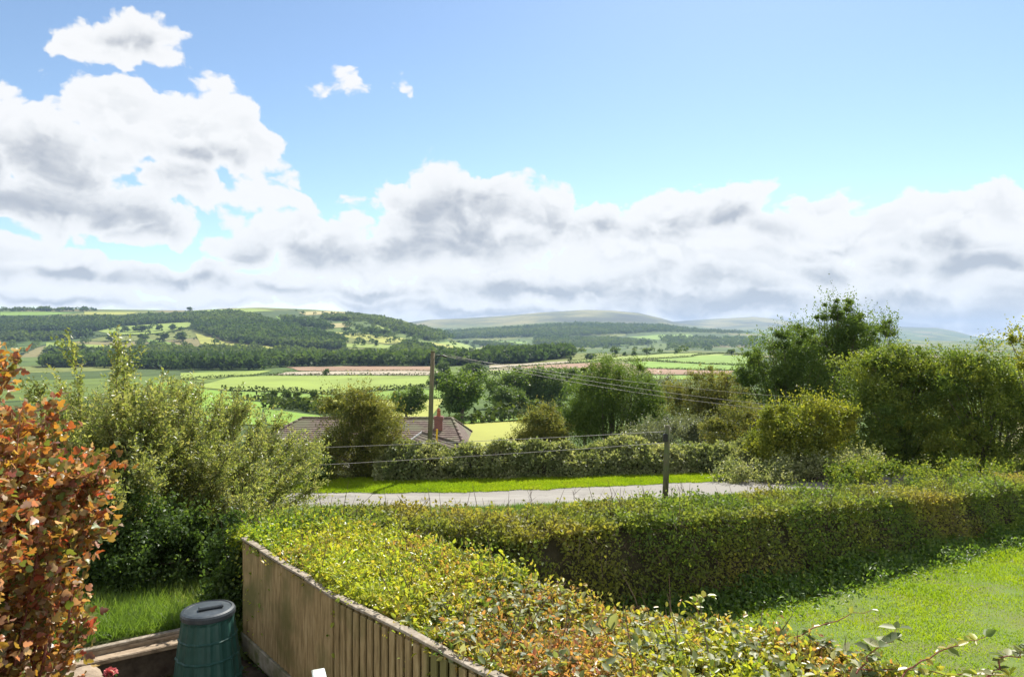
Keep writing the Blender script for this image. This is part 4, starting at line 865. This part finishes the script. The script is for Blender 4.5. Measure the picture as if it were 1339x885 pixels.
mb = MB(); mb.tube([p2 - (0, 0, .5), p2 + (t2 - p2) * .5 + (.015, 0, 0), t2], [.105, .1, .09], 12); mb.build('shaft', M['pole_dark'], post, smooth=True)
mb = MB(); b = P3(870, 572, 23.25); mb.box(b, (.15, .14, .26), bev=.02); mb.build('junction_box', M['blackbox'], post)
g0 = P3(571.5, 561, 28.6); g1 = P3(570, 604, 28.5)
mb = MB(); mb.tube([g1 - (0, 0, .9), g1, g0], [.04, .04, .04], 8); tag(mb.build('stay_guard', M['yellow']), 'yellow plastic stay wire guard beside the utility pole', 'wire guard')
def wire(a, b, sag, r, label, group=None):
    a, b = np.array(a), np.array(b); t = np.linspace(0, 1, 40)
    p = a + (b - a) * t[:, None]; p[:, 2] -= 4 * sag * t * (1 - t)
    mb = MB(); mb.tube(list(p), r, 5); tag(mb.build('overhead_wire', M['wire'], smooth=True), label, 'wire', group)
wire(P3(871, 564, 23.3), P3(330, 588, 26.5), .05, .009, 'upper of the two pale wires running left from the short dark post')
wire(P3(869, 579, 23.3), P3(330, 612, 26.0), .05, .009, 'lower of the two pale wires running left from the short dark post')
far = P3(560, 464, 120)
wire(t1 + (.5, -.05, -.2), P3(1180, 548, 31), .45, .008, 'lowest overhead cable sagging right from the tall pole across the trees')
wire(t1 + (.45, 0, -.1), P3(1180, 542, 31.5), .40, .008, 'overhead cable just above the lowest one crossing the weeping tree')
wire(t1 + (.05, 0, -.12), P3(1180, 528, 33), .30, .007, 'thin upper overhead cable from the tall pole top to the right trees')

# ---------------------------------------------------------------- trees and hedges of the valley
def proto_tree(kind, n, leaf, seed, mat):
    """unit tree: height 1, width about 1; returns crown mesh and trunk mesh"""
    r0 = np.random.default_rng(seed); lob = [(0, 0, .56, .3, .3, .34)]
    for i in range(13):
        a = r0.uniform(0, 2 * pi); rr = r0.uniform(.16, .36); lob.append((math.cos(a) * rr, math.sin(a) * rr, r0.uniform(.2, .84), r0.uniform(.11, .22), r0.uniform(.11, .22), r0.uniform(.1, .2)))
    Pt, d, cl = crown_pts(lob, n, max(20, n // 30), .26, .5, .26)
    L = leaf * (.6 + .8 * rng.random(n))
    oc = leafmesh('crown', Pt, rdir(n) + d * .3, rdir(n) * .8 + d * .8 + np.array([0, 0, .25]), L, L * .8, mat, None, np.clip(.5 * cl + .5 * rng.random(n), 0, 1))
    mb = MB(); mb.tube([(0, 0, -.04), (.01, 0, .15), (-.01, .01, .35), (0, 0, .6)], [.045, .034, .026, .01], 8)
    for i in range(5):
        a = r0.uniform(0, 2 * pi); mb.tube([(0, 0, .22 + .04 * i), (math.cos(a) * .12, math.sin(a) * .12, .4), (math.cos(a) * .25, math.sin(a) * .25, .55)], [.02, .013, .006], 5)
    ot = mb.build('trunk', M['bark'])
    me = (oc.data, ot.data)
    for o in (oc, ot): bpy.data.objects.remove(o)
    return me
BIG = [proto_tree('round', 9500, .042, 100 + i, M['l_mid']) for i in range(3)]
MIDT = [proto_tree('round', 2400, .07, 200 + i, M['l_far']) for i in range(3)]
SML = [proto_tree('round', 420, .15, 300 + i, M['l_far']) for i in range(4)]
def tree_at(name, label, px, pbase, wpx, hpx, protos, group=None, Y=None):
    g = ground(px, pbase) if Y is None else np.array([(px - CX) / F * Y, Y, 0])
    if Y is not None: g[2] = Tz(g[0], g[1])
    k = g[1] / F; e = empty(name, g, label, 'tree', group)
    e.scale = (wpx * k, wpx * k, hpx * k); e.rotation_euler = (0, 0, rng.uniform(0, 6.28))
    cm, tm = protos[int(rng.integers(len(protos)))]
    for nm, me in (('crown', cm), ('trunk', tm)):
        o = bpy.data.objects.new(nm, me); o.parent = e; COL.objects.link(o)
    return e
TREES = [
 ('round_tree', 'large round full-crowned tree right of the bungalow chimney', 605, 549, 74, 66, BIG), ('round_tree', 'smaller round tree left of the utility pole above the bungalow', 531, 549, 52, 44, BIG),
 ('copse_tree', 'bushy tree touching the right side of the large round tree', 654, 534, 52, 46, BIG), ('copse_tree', 'middle tree of the dark copse in front of the far brown fields', 684, 533, 70, 54, BIG), ('copse_tree', 'low rounded tree at the front of the dark copse beside the shaded hedge', 668, 540, 54, 36, BIG), ('copse_tree', 'rear tree of the dark copse right of its middle tree', 708, 526, 60, 46, BIG), ('copse_tree', 'yellowish end tree of the dark copse beside the weeping tree', 716, 533, 54, 44, BIG), ('copse_tree', 'dark tree at the back of the copse below the brown fields', 740, 522, 50, 42, BIG),
 ('field_tree', 'small dark tree just behind the top of the utility pole shaft', 571, 509, 30, 26, MIDT), ('field_tree', 'broad dark tree behind the large round tree by the brown field', 619, 491, 40, 19, MIDT), ('field_tree', 'dark round tree right of the utility pole top', 578, 488, 24, 16, MIDT),
 ('field_tree', 'lone small tree on the stubble strip across the valley', 427, 491.5, 9, 10, SML), ('field_tree', 'hedge tree at the left end of the field hedge row', 358, 524, 14, 15, MIDT), ('field_tree', 'second hedge tree in the field hedge row', 375, 524.5, 18, 15, MIDT), ('field_tree', 'bushy hedge tree next to the hedge row gap', 388, 524.5, 13, 13, MIDT), ('field_tree', 'single rounded hedge tree right of the hedge row gap', 410, 524, 14, 16, MIDT),
 ('ridge_tree', 'largest dark tree on the top edge of the right hand green fields', 804, 467, 14, 11, SML), ('ridge_tree', 'small tree just right of the largest field top tree', 817, 466, 8, 7, SML), ('ridge_tree', 'round tree midway along the field top', 829, 465.5, 10, 8, SML), ('ridge_tree', 'broad tree above the centre of the right hand green fields', 846, 464.5, 14, 9, SML), ('ridge_tree', 'lone small tree near the right end of the field top', 884, 463, 8, 7, SML), ('ridge_tree', 'tree on the field top beside the dark spreading elder', 957, 464.5, 12, 8, SML),
 ('ridge_tree', 'dark tree at the low left corner of the right hand fields', 745, 474, 10, 9, SML), ('ridge_tree', 'low tree cluster left of the largest field top tree', 772, 470, 20, 8, SML), ('skyline_tree', 'tiny lone tree on the skyline of the left hill', 248, 406.5, 9, 5, SML),
 ('valley_tree', 'small tree on the pale hillside field above the brown strip', 476, 451, 8, 8, SML), ('valley_tree', 'tall narrow tree right of the one on the pale hillside field', 492, 453, 7, 9, SML), ('valley_tree', 'dark tree standing in the sunlit valley meadow', 588, 462, 10, 9, SML),
 ('hillside_tree', 'leftmost of the trees on the sloping hill meadow', 163, 434, 15, 9, SML), ('hillside_tree', 'broad clump tree in the sloping hill meadow', 185, 434, 22, 9, SML), ('hillside_tree', 'round tree in the middle of the sloping hill meadow', 209, 433, 12, 10, SML), ('hillside_tree', 'round tree near the upper end of the sloping hill meadow', 226, 431.5, 12, 9, SML),
 ('hillside_tree', 'dark tree below the right end of the sloping hill meadow', 238, 446, 16, 12, SML), ('hillside_tree', 'dark tree under the middle of the sloping hill meadow', 214, 447, 18, 12, SML), ('hillside_tree', 'dark tree under the left end of the sloping hill meadow', 186, 445, 18, 10, SML), ('hillside_tree', 'dark clump tree at the lower left of the hill meadow', 146, 446, 16, 11, SML),
]
for a in TREES: tree_at(*a)

def hrow(pts, h, w, label, n=None, mat='l_fhedge', dens=1.0):
    """a hedge along a line given in the photograph"""
    G = np.array([ground(*p) for p in pts]); s = np.linalg.norm(np.diff(G[:, :2], axis=0), axis=1).sum()
    n = int(min(6000, max(350, s * 7 * dens))); t = rng.random(n); c = poly_at(G, t)
    th = rng.uniform(0, pi, n); bl = 1 + .35 * sn(t * 60, t * 17, int(pts[0][0]), 3, 1.)
    off = np.stack([np.cos(th) * w / 2, np.cos(th) * 0, np.sin(th) * h * bl], -1)
    dxy = poly_at(G, np.clip(t + .01, 0, 1)) - poly_at(G, np.clip(t - .01, 0, 1)); nn = unit(np.stack([-dxy[:, 1], dxy[:, 0]], -1))
    P_ = c.copy(); P_[:, :2] += nn * off[:, 0:1]; P_[:, 2] = T(P_[:, 0], P_[:, 1]) + off[:, 2] * (.75 + .3 * rng.random(n))
    out_ = np.concatenate([nn * np.cos(th)[:, None], np.sin(th)[:, None]], 1)
    L = h * (.35 + .4 * rng.random(n))
    o = leafmesh('field_hedge', P_, rdir(n), out_ + rdir(n) * .7, L, L * .8, M[mat], None, rng.random(n)); tag(o, label, 'hedge')
HROWS = [
 ([(236,497.5),(300,493),(356,491)],1.6,2.2,'hedge at the top left of the big pale green field'), ([(355,491.2),(450,491),(562,491)],1.6,2.,'thin hedge between the stubble strip and the big green field'), ([(370,486),(470,485.6),(566,485.8)],1.2,1.8,'thin hedge between the brown strip and the stubble strip'),
 ([(290,511.5),(350,512.5),(436,517)],2.0,2.5,'hedge along the lower edge of the big pale green field'), ([(464,514),(500,511),(560,506.5)],2.0,2.5,'hedge running down right of the big green field to the utility pole'),
 ([(300,522),(345,524),(372,531),(425,537),(440,536)],2.2,2.6,'thick dark hedge curving below the hedge trees'), ([(400,524),(470,521),(580,521)],1.4,2.,'low hedge across the field above the small round tree'), ([(340,534),(372,533),(420,540),(470,545)],2.6,3.,'dark hedge above the bungalow\'s left roof end'),
 ([(636,483.6),(700,484),(780,483)],1.4,2.,'hedge under the brown and stubble strips in the valley'), ([(662,481),(700,478.2),(746,475)],1.4,2.,'hedge between the two brown strips in the valley'), ([(745,475.5),(790,472.5),(850,470),(904,466.5),(985,464)],1.8,2.5,'upper dark hedge across the right hand green fields'), ([(815,473),(858,472.5),(916,476.5),(985,478.5)],1.8,2.5,'lower dark hedge across the right hand green fields'),
 ([(820,482),(904,484),(960,485)],1.6,2.,'hedge above the small brown patch on the right'), ([(636,490),(700,491),(780,489.5)],2.5,4,'hedge behind the dark copse'),
 ([(590,556),(640,552.5),(690,549.5),(730,547)],2.0,2.6,'shaded hedge at the foot of the large round tree'), ([(640,545),(690,539),(740,538)],2.4,3.,'hedge below the dark copse'), ([(742,473),(800,466.5),(850,463.8),(960,462)],1.2,2.,'thin hedge along the skyline of the right hand fields'),
 ([(125,440),(190,438.5),(217,436),(250,428.5)],3.,5,'hedge along the lower edge of the sloping hill meadow'), ([(130,459),(165,459.5),(240,455)],3.,4,'hedge below the small meadows at the hill foot'),
]
for pts, h, w, lb in HROWS: hrow(pts, h, w, lb)

def wood(name, polys, label_unused, tree_h, mat, quads=46, conif=0.):
    """a far wood as one mass: tree crowns filling regions of the far slopes"""
    G = []
    for poly, n in polys:
        if not n: continue
        xs = [p[0] for p in poly]; ys = [p[1] for p in poly]; x = rng.uniform(min(xs), max(xs), n * 9); y = rng.uniform(min(ys), max(ys), n * 9)
        k = inpoly(x, y, poly); g = ground_many(x[k][:n * 2], y[k][:n * 2]); k2 = inpoly(x[k][:n * 2], y[k][:n * 2] - .5 * tree_h * F / g[:, 1], poly); G.append(g[k2][:n])
    G = np.vstack(G); m = len(G); q = quads
    h = tree_h * rng.uniform(.6, 1.25, (m, 1)); r = h * rng.uniform(.42, .8, (m, 1)); d = rdir(m * q).reshape(m, q, 3); d[..., 2] = np.abs(d[..., 2]) * 1.1 - .25
    P_ = G[:, None] + np.stack([0 * h, 0 * h, h * .5], -1) + d * np.stack([r, r, h * .5], -1) * (.85 + .25 * rng.random((m, q, 1)))
    rn = np.clip((.5 + .9 * sn(G[:, 0], G[:, 1], 71, 4, .008))[:, None] * .5 + rng.random((m, 1)) * .3 + rng.random((m, q)) * .25, 0, 1).ravel(); L = np.repeat(r[:, 0] * .62, q); P_ = P_.reshape(-1, 3); d = d.reshape(-1, 3); n = m * q
    o = leafmesh(name, P_, rdir(n) + d * .1, d * 1.2 + rdir(n) * .55, L * (.6 + .7 * rng.random(n)), L * .85, mat, None, rn); tag(o, kind='stuff'); return o
wood('hillside_woodland', [([(0,417),(152,414.5),(251,409.5),(305,407.5),(339,414),(447,444),(447,457),(390,456),(305,448),(256,432),(251,421),(156,427),(125,433),(0,436)], 3600), ([(0,437),(60,438),(120,437),(125,441),(60,446),(0,446)], 160),
   ([(403,414),(460,411),(500,416),(560,430),(590,445),(560,446),(520,434),(480,421),(430,419)], 620), ([(455,430),(500,434),(540,442),(480,437)], 60), ([(0,404.5),(110,404),(180,406),(120,407.5),(0,408)], 130), ([(350,412),(420,420),(440,432),(400,428)], 120), ([(60,458),(140,459),(160,466),(60,464)],110)], '', 13, M['l_wood'])
wood('valley_woodland', [([(60,466),(139,460),(203,453),(271,455),(380,458),(451,462),(520,464),(562,466),(562,479),(470,478.5),(373,480),(339,484),(237,484),(142,481),(60,480)], 1900), ([(514,456),(534,447),(554,451),(586,460),(636,468),(640,477),(591,479),(560,478),(514,468)], 520), ([(636,452),(690,453),(747,456),(747,467),(690,474),(636,477)], 900),
   ([(590,446),(640,447),(680,450),(660,455),(600,449)],120)], '', 11, M['l_wood'], 70)
wood('ridge_woodland', [([(560,434),(657,428.5),(757,422),(866,425),(916,431),(992,435),(980,437),(860,434),(790,438),(665,442),(582,444)], 4200), ([(700,440),(800,442),(880,449),(760,456),(700,451)], 900), ([(860,440),(1000,441),(1000,452),(880,458)], 500)], '', 16, M['l_wood'], 24)
# loose single trees over the far fields, too many and too small to tell apart: part of one mass
wood('scattered_trees', [([(0,420),(250,425),(560,440),(560,460),(0,466)], 150), ([(380,405),(520,415),(560,445),(420,440)], 110), ([(560,445),(980,440),(980,462),(620,466)], 160), ([(260,497),(420,494),(560,497),(400,500)], 0)], '', 9, M['l_wood'], 46)

# ---------------------------------------------------------------- air
def haze_box(dens, col):
    m, nt, out = new_mat('haze_air'); v = N(nt, 'ShaderNodeVolumePrincipled'); v.inputs['Density'].default_value = dens; v.inputs['Color'].default_value = (*col, 1); v.inputs['Anisotropy'].default_value = 0
    nt.links.new(v.outputs[0], out.inputs['Volume'])
    mb = MB(); mb.box((0, 6200, 145), (44000, 12700, 370)); o = mb.build('haze', m); tag(o, kind='stuff')
HAZE = haze_box(6.5e-5, (.5, .69, 1.0))

# ---------------------------------------------------------------- sky
def make_world():
    w = bpy.data.worlds.new('World'); scene.world = w; w.use_nodes = True
    nt = w.node_tree; nt.nodes.clear(); L = nt.links.new
    out = N(nt, 'ShaderNodeOutputWorld')
    sky = N(nt, 'ShaderNodeTexSky', sky_type='NISHITA'); sky.sun_disc = False; sky.sun_elevation = SUN_EL; sky.sun_rotation = SUN_AZ; sky.air_density = 1.0; sky.dust_density = .25; sky.ozone_density = 1.6; sky.altitude = 150
    bg = N(nt, 'ShaderNodeBackground'); bg.inputs['Strength'].default_value = .061; gm = N(nt, 'ShaderNodeGamma'); gm.inputs['Gamma'].default_value = 1.15; L(sky.outputs[0], gm.inputs[0]); hs = N(nt, 'ShaderNodeHueSaturation'); hs.inputs['Saturation'].default_value = .92; hs.inputs['Value'].default_value = .85; L(gm.outputs[0], hs.inputs['Color']); tn_ = N(nt, 'ShaderNodeMix', data_type='RGBA', blend_type='MULTIPLY'); tn_.inputs[0].default_value = 1; tn_.inputs[7].default_value = (.95, 1.01, 1.0, 1); L(hs.outputs[0], tn_.inputs[6]); L(tn_.outputs[2], bg.inputs['Color'])
    # cloud field as a node group: direction angles in, density out
    ng = bpy.data.node_groups.new('cloud_field', 'ShaderNodeTree')
    ng.interface.new_socket('Vector', in_out='INPUT', socket_type='NodeSocketVector'); ng.interface.new_socket('Density', in_out='OUTPUT', socket_type='NodeSocketFloat')
    gi = N(ng, 'NodeGroupInput'); go = N(ng, 'NodeGroupOutput'); G = ng.links.new
    wn = N(ng, 'ShaderNodeTexNoise', noise_dimensions='2D'); wn.inputs['Scale'].default_value = 9; wn.inputs['Detail'].default_value = 5; G(gi.outputs[0], wn.inputs['Vector'])
    w1 = N(ng, 'ShaderNodeVectorMath', operation='MULTIPLY_ADD'); w1.inputs[1].default_value = (.09, .06, 0); w1.inputs[2].default_value = (-.045, -.03, 0); G(wn.outputs['Color'], w1.inputs[0])
    w2 = N(ng, 'ShaderNodeVectorMath', operation='ADD'); G(gi.outputs[0], w2.inputs[0]); G(w1.outputs[0], w2.inputs[1])
    CL_ = [(145,46,84,38,.45),(90,58,50,26,.7),(200,52,44,28,.5), (60,195,100,62),(-20,200,90,80),(180,160,82,58),(255,172,80,58),(325,190,42,44),(40,262,130,44),(150,275,110,34),(240,245,70,34),(195,305,60,16),
           (462,116,50,26,.96),(510,108,44,26,.98),(352,258,60,34,.7),(460,258,40,16,1.15),
           (575,268,78,52),(640,262,60,34),(700,278,60,42),(600,320,140,50),(395,315,100,40),(330,325,46,30),(470,340,120,34),(770,300,60,36),(905,280,78,42),(965,278,60,40),(860,335,170,54),(1020,300,60,30),(1090,268,46,20),(1125,246,30,14,1.0),(1150,310,130,36),(1240,290,90,34),(1310,272,80,40),(1400,290,110,60),(1260,345,160,46),(1000,355,180,40),
           (0,345,110,34),(110,356,110,24),(200,362,90,20),(275,356,36,22),(340,375,120,18),(60,388,180,14),(250,396,160,9),(480,390,150,22),(700,375,200,34),(950,395,260,28),(1220,400,240,34),(640,408,200,10),(1400,380,160,40),(1150,425,300,18),(1.6,.35,.6,.3,0,1),(-1.6,.35,.6,.3,0,1),(2.6,.5,.7,.4,0,1),(-2.6,.5,.7,.4,0,1),(3.1,.2,.5,.2,0,1),(-3.1,.2,.5,.2,0,1),(2.1,.9,.5,.25,0,1),(-2.1,.95,.5,.25,0,1)]  # last lobes: unseen clouds behind and beside the view, added as fill light
    DK_ = [(60,225,110,30),(150,215,90,22),(20,275,130,30),(130,285,90,20),(280,205,50,14),(175,45,60,10),
           (590,285,80,30),(660,310,70,24),(720,300,30,20),(560,330,90,18),(400,335,80,14),(330,345,40,12),(960,293,56,15),(880,305,50,12),(800,300,26,12),(690,385,120,14),(850,380,160,18),(1010,395,180,18),(1200,385,170,14),(1280,410,160,22),(900,408,260,12),(1150,425,260,14),(700,412,160,8),(1000,425,200,10),(1120,352,80,12),(1280,345,60,14),(1060,330,60,8),(120,362,90,8),(60,395,120,6),(260,360,60,8),(480,382,120,9),(560,402,160,6),(1230,320,60,9)]
    def blobs(LST, vec):
        prev = None
        for a, b, c, d, *e_ in LST:
            az = math.atan((a - CX) / F) if len(e_) < 2 else 0; el = math.atan(-(b - CY) / F * math.cos(az)); ra = c / F * math.cos(az)**2; re = d / F * math.cos(az)
            if len(e_) == 2: az, el, ra, re = a, b, c, d
            q = N(ng, 'ShaderNodeVectorMath', operation='MULTIPLY_ADD'); q.inputs[1].default_value = (1 / ra, 1 / re, 0); q.inputs[2].default_value = (-az / ra, -el / re, e_[0] if e_ else 0); G(vec, q.inputs[0])
            l = N(ng, 'ShaderNodeVectorMath', operation='LENGTH'); G(q.outputs[0], l.inputs[0])
            if prev is None: prev = l.outputs['Value']
            else:
                t = N(ng, 'ShaderNodeMath', operation='SMOOTH_MIN'); t.inputs[2].default_value = .25; G(prev, t.inputs[0]); G(l.outputs['Value'], t.inputs[1]); prev = t.outputs[0]
        return prev
    def mad(x, m, c):
        t = N(ng, 'ShaderNodeMath', operation='MULTIPLY_ADD'); G(x, t.inputs[0]); t.inputs[1].default_value = m
        if isinstance(c, (int, float)): t.inputs[2].default_value = c
        else: G(c, t.inputs[2])
        return t.outputs[0]
    vsc = N(ng, 'ShaderNodeVectorMath', operation='MULTIPLY'); vsc.inputs[1].default_value = (1, 1.35, 0); G(gi.outputs[0], vsc.inputs[0])
    n1 = N(ng, 'ShaderNodeTexNoise', noise_dimensions='2D'); n1.inputs['Scale'].default_value = 17; n1.inputs['Detail'].default_value = 9; n1.inputs['Roughness'].default_value = .57; G(vsc.outputs[0], n1.inputs['Vector'])
    w3 = N(ng, 'ShaderNodeVectorMath', operation='ADD'); G(vsc.outputs[0], w3.inputs[0]); G(w1.outputs[0], w3.inputs[1])
    vo = N(ng, 'ShaderNodeTexVoronoi', feature='SMOOTH_F1', voronoi_dimensions='2D'); vo.inputs['Scale'].default_value = 21; vo.inputs['Detail'].default_value = 3.5; vo.inputs['Roughness'].default_value = .5; vo.inputs['Smoothness'].default_value = .3; G(w3.outputs[0], vo.inputs['Vector'])
    det = mad(vo.outputs['Distance'], -.8, mad(n1.outputs['Fac'], .8, -.4 + .36))
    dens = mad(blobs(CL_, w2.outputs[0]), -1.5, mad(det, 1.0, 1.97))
    G(dens, go.inputs[0])
    ng.interface.new_socket('Relief', in_out='OUTPUT', socket_type='NodeSocketFloat'); G(det, go.inputs[1])
    ng.interface.new_socket('Shade', in_out='OUTPUT', socket_type='NodeSocketFloat'); G(mad(blobs(DK_, w2.outputs[0]), 1.0, mad(n1.outputs['Fac'], -1.3, .65)), go.inputs[2])
    tc = N(nt, 'ShaderNodeTexCoord'); sp = N(nt, 'ShaderNodeSeparateXYZ'); L(tc.outputs['Generated'], sp.inputs[0])
    az = N(nt, 'ShaderNodeMath', operation='ARCTAN2'); L(sp.outputs[0], az.inputs[0]); L(sp.outputs[1], az.inputs[1])
    el = N(nt, 'ShaderNodeMath', operation='ARCSINE'); L(sp.outputs[2], el.inputs[0])
    cb = N(nt, 'ShaderNodeCombineXYZ'); L(az.outputs[0], cb.inputs[0]); L(el.outputs[0], cb.inputs[1])
    g0 = N(nt, 'ShaderNodeGroup'); g0.node_tree = ng; L(cb.outputs[0], g0.inputs[0])
    ofs = N(nt, 'ShaderNodeVectorMath', operation='ADD'); ofs.inputs[1].default_value = (.004, .012, 0); L(cb.outputs[0], ofs.inputs[0])
    g1 = N(nt, 'ShaderNodeGroup'); g1.node_tree = ng; L(ofs.outputs[0], g1.inputs[0])
    al = N(nt, 'ShaderNodeMapRange', interpolation_type='SMOOTHSTEP'); al.inputs[1].default_value = 0.0; al.inputs[2].default_value = .32; L(g0.outputs[0], al.inputs[0])
    df = N(nt, 'ShaderNodeMath', operation='SUBTRACT'); L(g0.outputs['Relief'], df.inputs[0]); L(g1.outputs['Relief'], df.inputs[1])
    lit = N(nt, 'ShaderNodeMapRange', interpolation_type='SMOOTHSTEP'); lit.inputs[1].default_value = .30; lit.inputs[2].default_value = -.30; L(df.outputs[0], lit.inputs[0])
    lit.inputs[1].default_value, lit.inputs[2].default_value = .22, -.34
    thick = N(nt, 'ShaderNodeMapRange', interpolation_type='SMOOTHSTEP'); thick.inputs[1].default_value = .25; thick.inputs[2].default_value = 1.5; L(g0.outputs[0], thick.inputs[0])
    dk = N(nt, 'ShaderNodeMapRange', interpolation_type='SMOOTHSTEP'); dk.inputs[1].default_value = 1.9; dk.inputs[2].default_value = .1; L(g0.outputs['Shade'], dk.inputs[0])
    m1 = N(nt, 'ShaderNodeMath', operation='MULTIPLY'); L(lit.outputs[0], m1.inputs[0]); m1.inputs[1].default_value = .34
    m2 = N(nt, 'ShaderNodeMath', operation='MULTIPLY_ADD'); L(dk.outputs[0], m2.inputs[0]); m2.inputs[1].default_value = 1.0; L(m1.outputs[0], m2.inputs[2])
    sh = N(nt, 'ShaderNodeMath', operation='MULTIPLY'); L(m2.outputs[0], sh.inputs[0]); L(thick.outputs[0], sh.inputs[1])
    cr = ramp(nt, [(0, (1.0, 1.0, 1.0)), (.3, (.88, .89, .90)), (.7, (.66, .68, .71)), (1, (.50, .53, .58))]); L(sh.outputs[0], cr.inputs[0])
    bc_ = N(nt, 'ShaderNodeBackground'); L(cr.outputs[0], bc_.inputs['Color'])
    # front-lit clouds away from the sun, made brighter as added fill from behind the view
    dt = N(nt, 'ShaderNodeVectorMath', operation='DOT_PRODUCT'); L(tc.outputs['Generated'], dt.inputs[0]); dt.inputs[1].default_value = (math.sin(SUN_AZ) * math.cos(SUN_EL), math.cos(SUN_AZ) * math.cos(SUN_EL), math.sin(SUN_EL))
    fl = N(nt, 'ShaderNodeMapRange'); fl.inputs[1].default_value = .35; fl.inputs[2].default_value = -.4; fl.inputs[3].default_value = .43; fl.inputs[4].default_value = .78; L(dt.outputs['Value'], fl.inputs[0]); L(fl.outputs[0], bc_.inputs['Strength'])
    fac = N(nt, 'ShaderNodeMath', operation='MULTIPLY'); fac.inputs[1].default_value = .97; L(al.outputs[0], fac.inputs[0])
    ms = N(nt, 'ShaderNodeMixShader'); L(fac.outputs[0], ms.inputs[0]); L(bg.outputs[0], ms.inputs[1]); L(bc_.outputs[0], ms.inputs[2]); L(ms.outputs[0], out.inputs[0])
    w.cycles.sampling_method = 'MANUAL'; w.cycles.sample_map_resolution = 512
make_world()
sd = bpy.data.lights.new('sun', 'SUN'); sd.energy = 4.4; sd.angle = math.radians(.53); sd.color = (1, .95, .86)
so = bpy.data.objects.new('sun', sd); COL.objects.link(so)
from mathutils import Vector
sv = Vector((math.sin(SUN_AZ) * math.cos(SUN_EL), math.cos(SUN_AZ) * math.cos(SUN_EL), math.sin(SUN_EL)))
so.rotation_euler = sv.to_track_quat('Z', 'Y').to_euler()
cd = bpy.data.cameras.new('camera'); cd.lens = 24.0; cd.sensor_width = 36; cd.clip_start = .05; cd.clip_end = 60000
cam = bpy.data.objects.new('camera', cd); cam.rotation_euler = (pi / 2, 0, 0); COL.objects.link(cam); scene.camera = cam
scene.view_settings.view_transform = 'Standard'; scene.view_settings.look = 'None'; scene.view_settings.exposure = 1.2; scene.view_settings.gamma = 1
cy = scene.cycles; scene.render.engine = 'CYCLES'
cy.max_bounces = 6; cy.diffuse_bounces = 4; cy.glossy_bounces = 2; cy.transmission_bounces = 3; cy.volume_bounces = 0; cy.transparent_max_bounces = 4
cy.use_denoising = True; cy.sample_clamp_indirect = 6
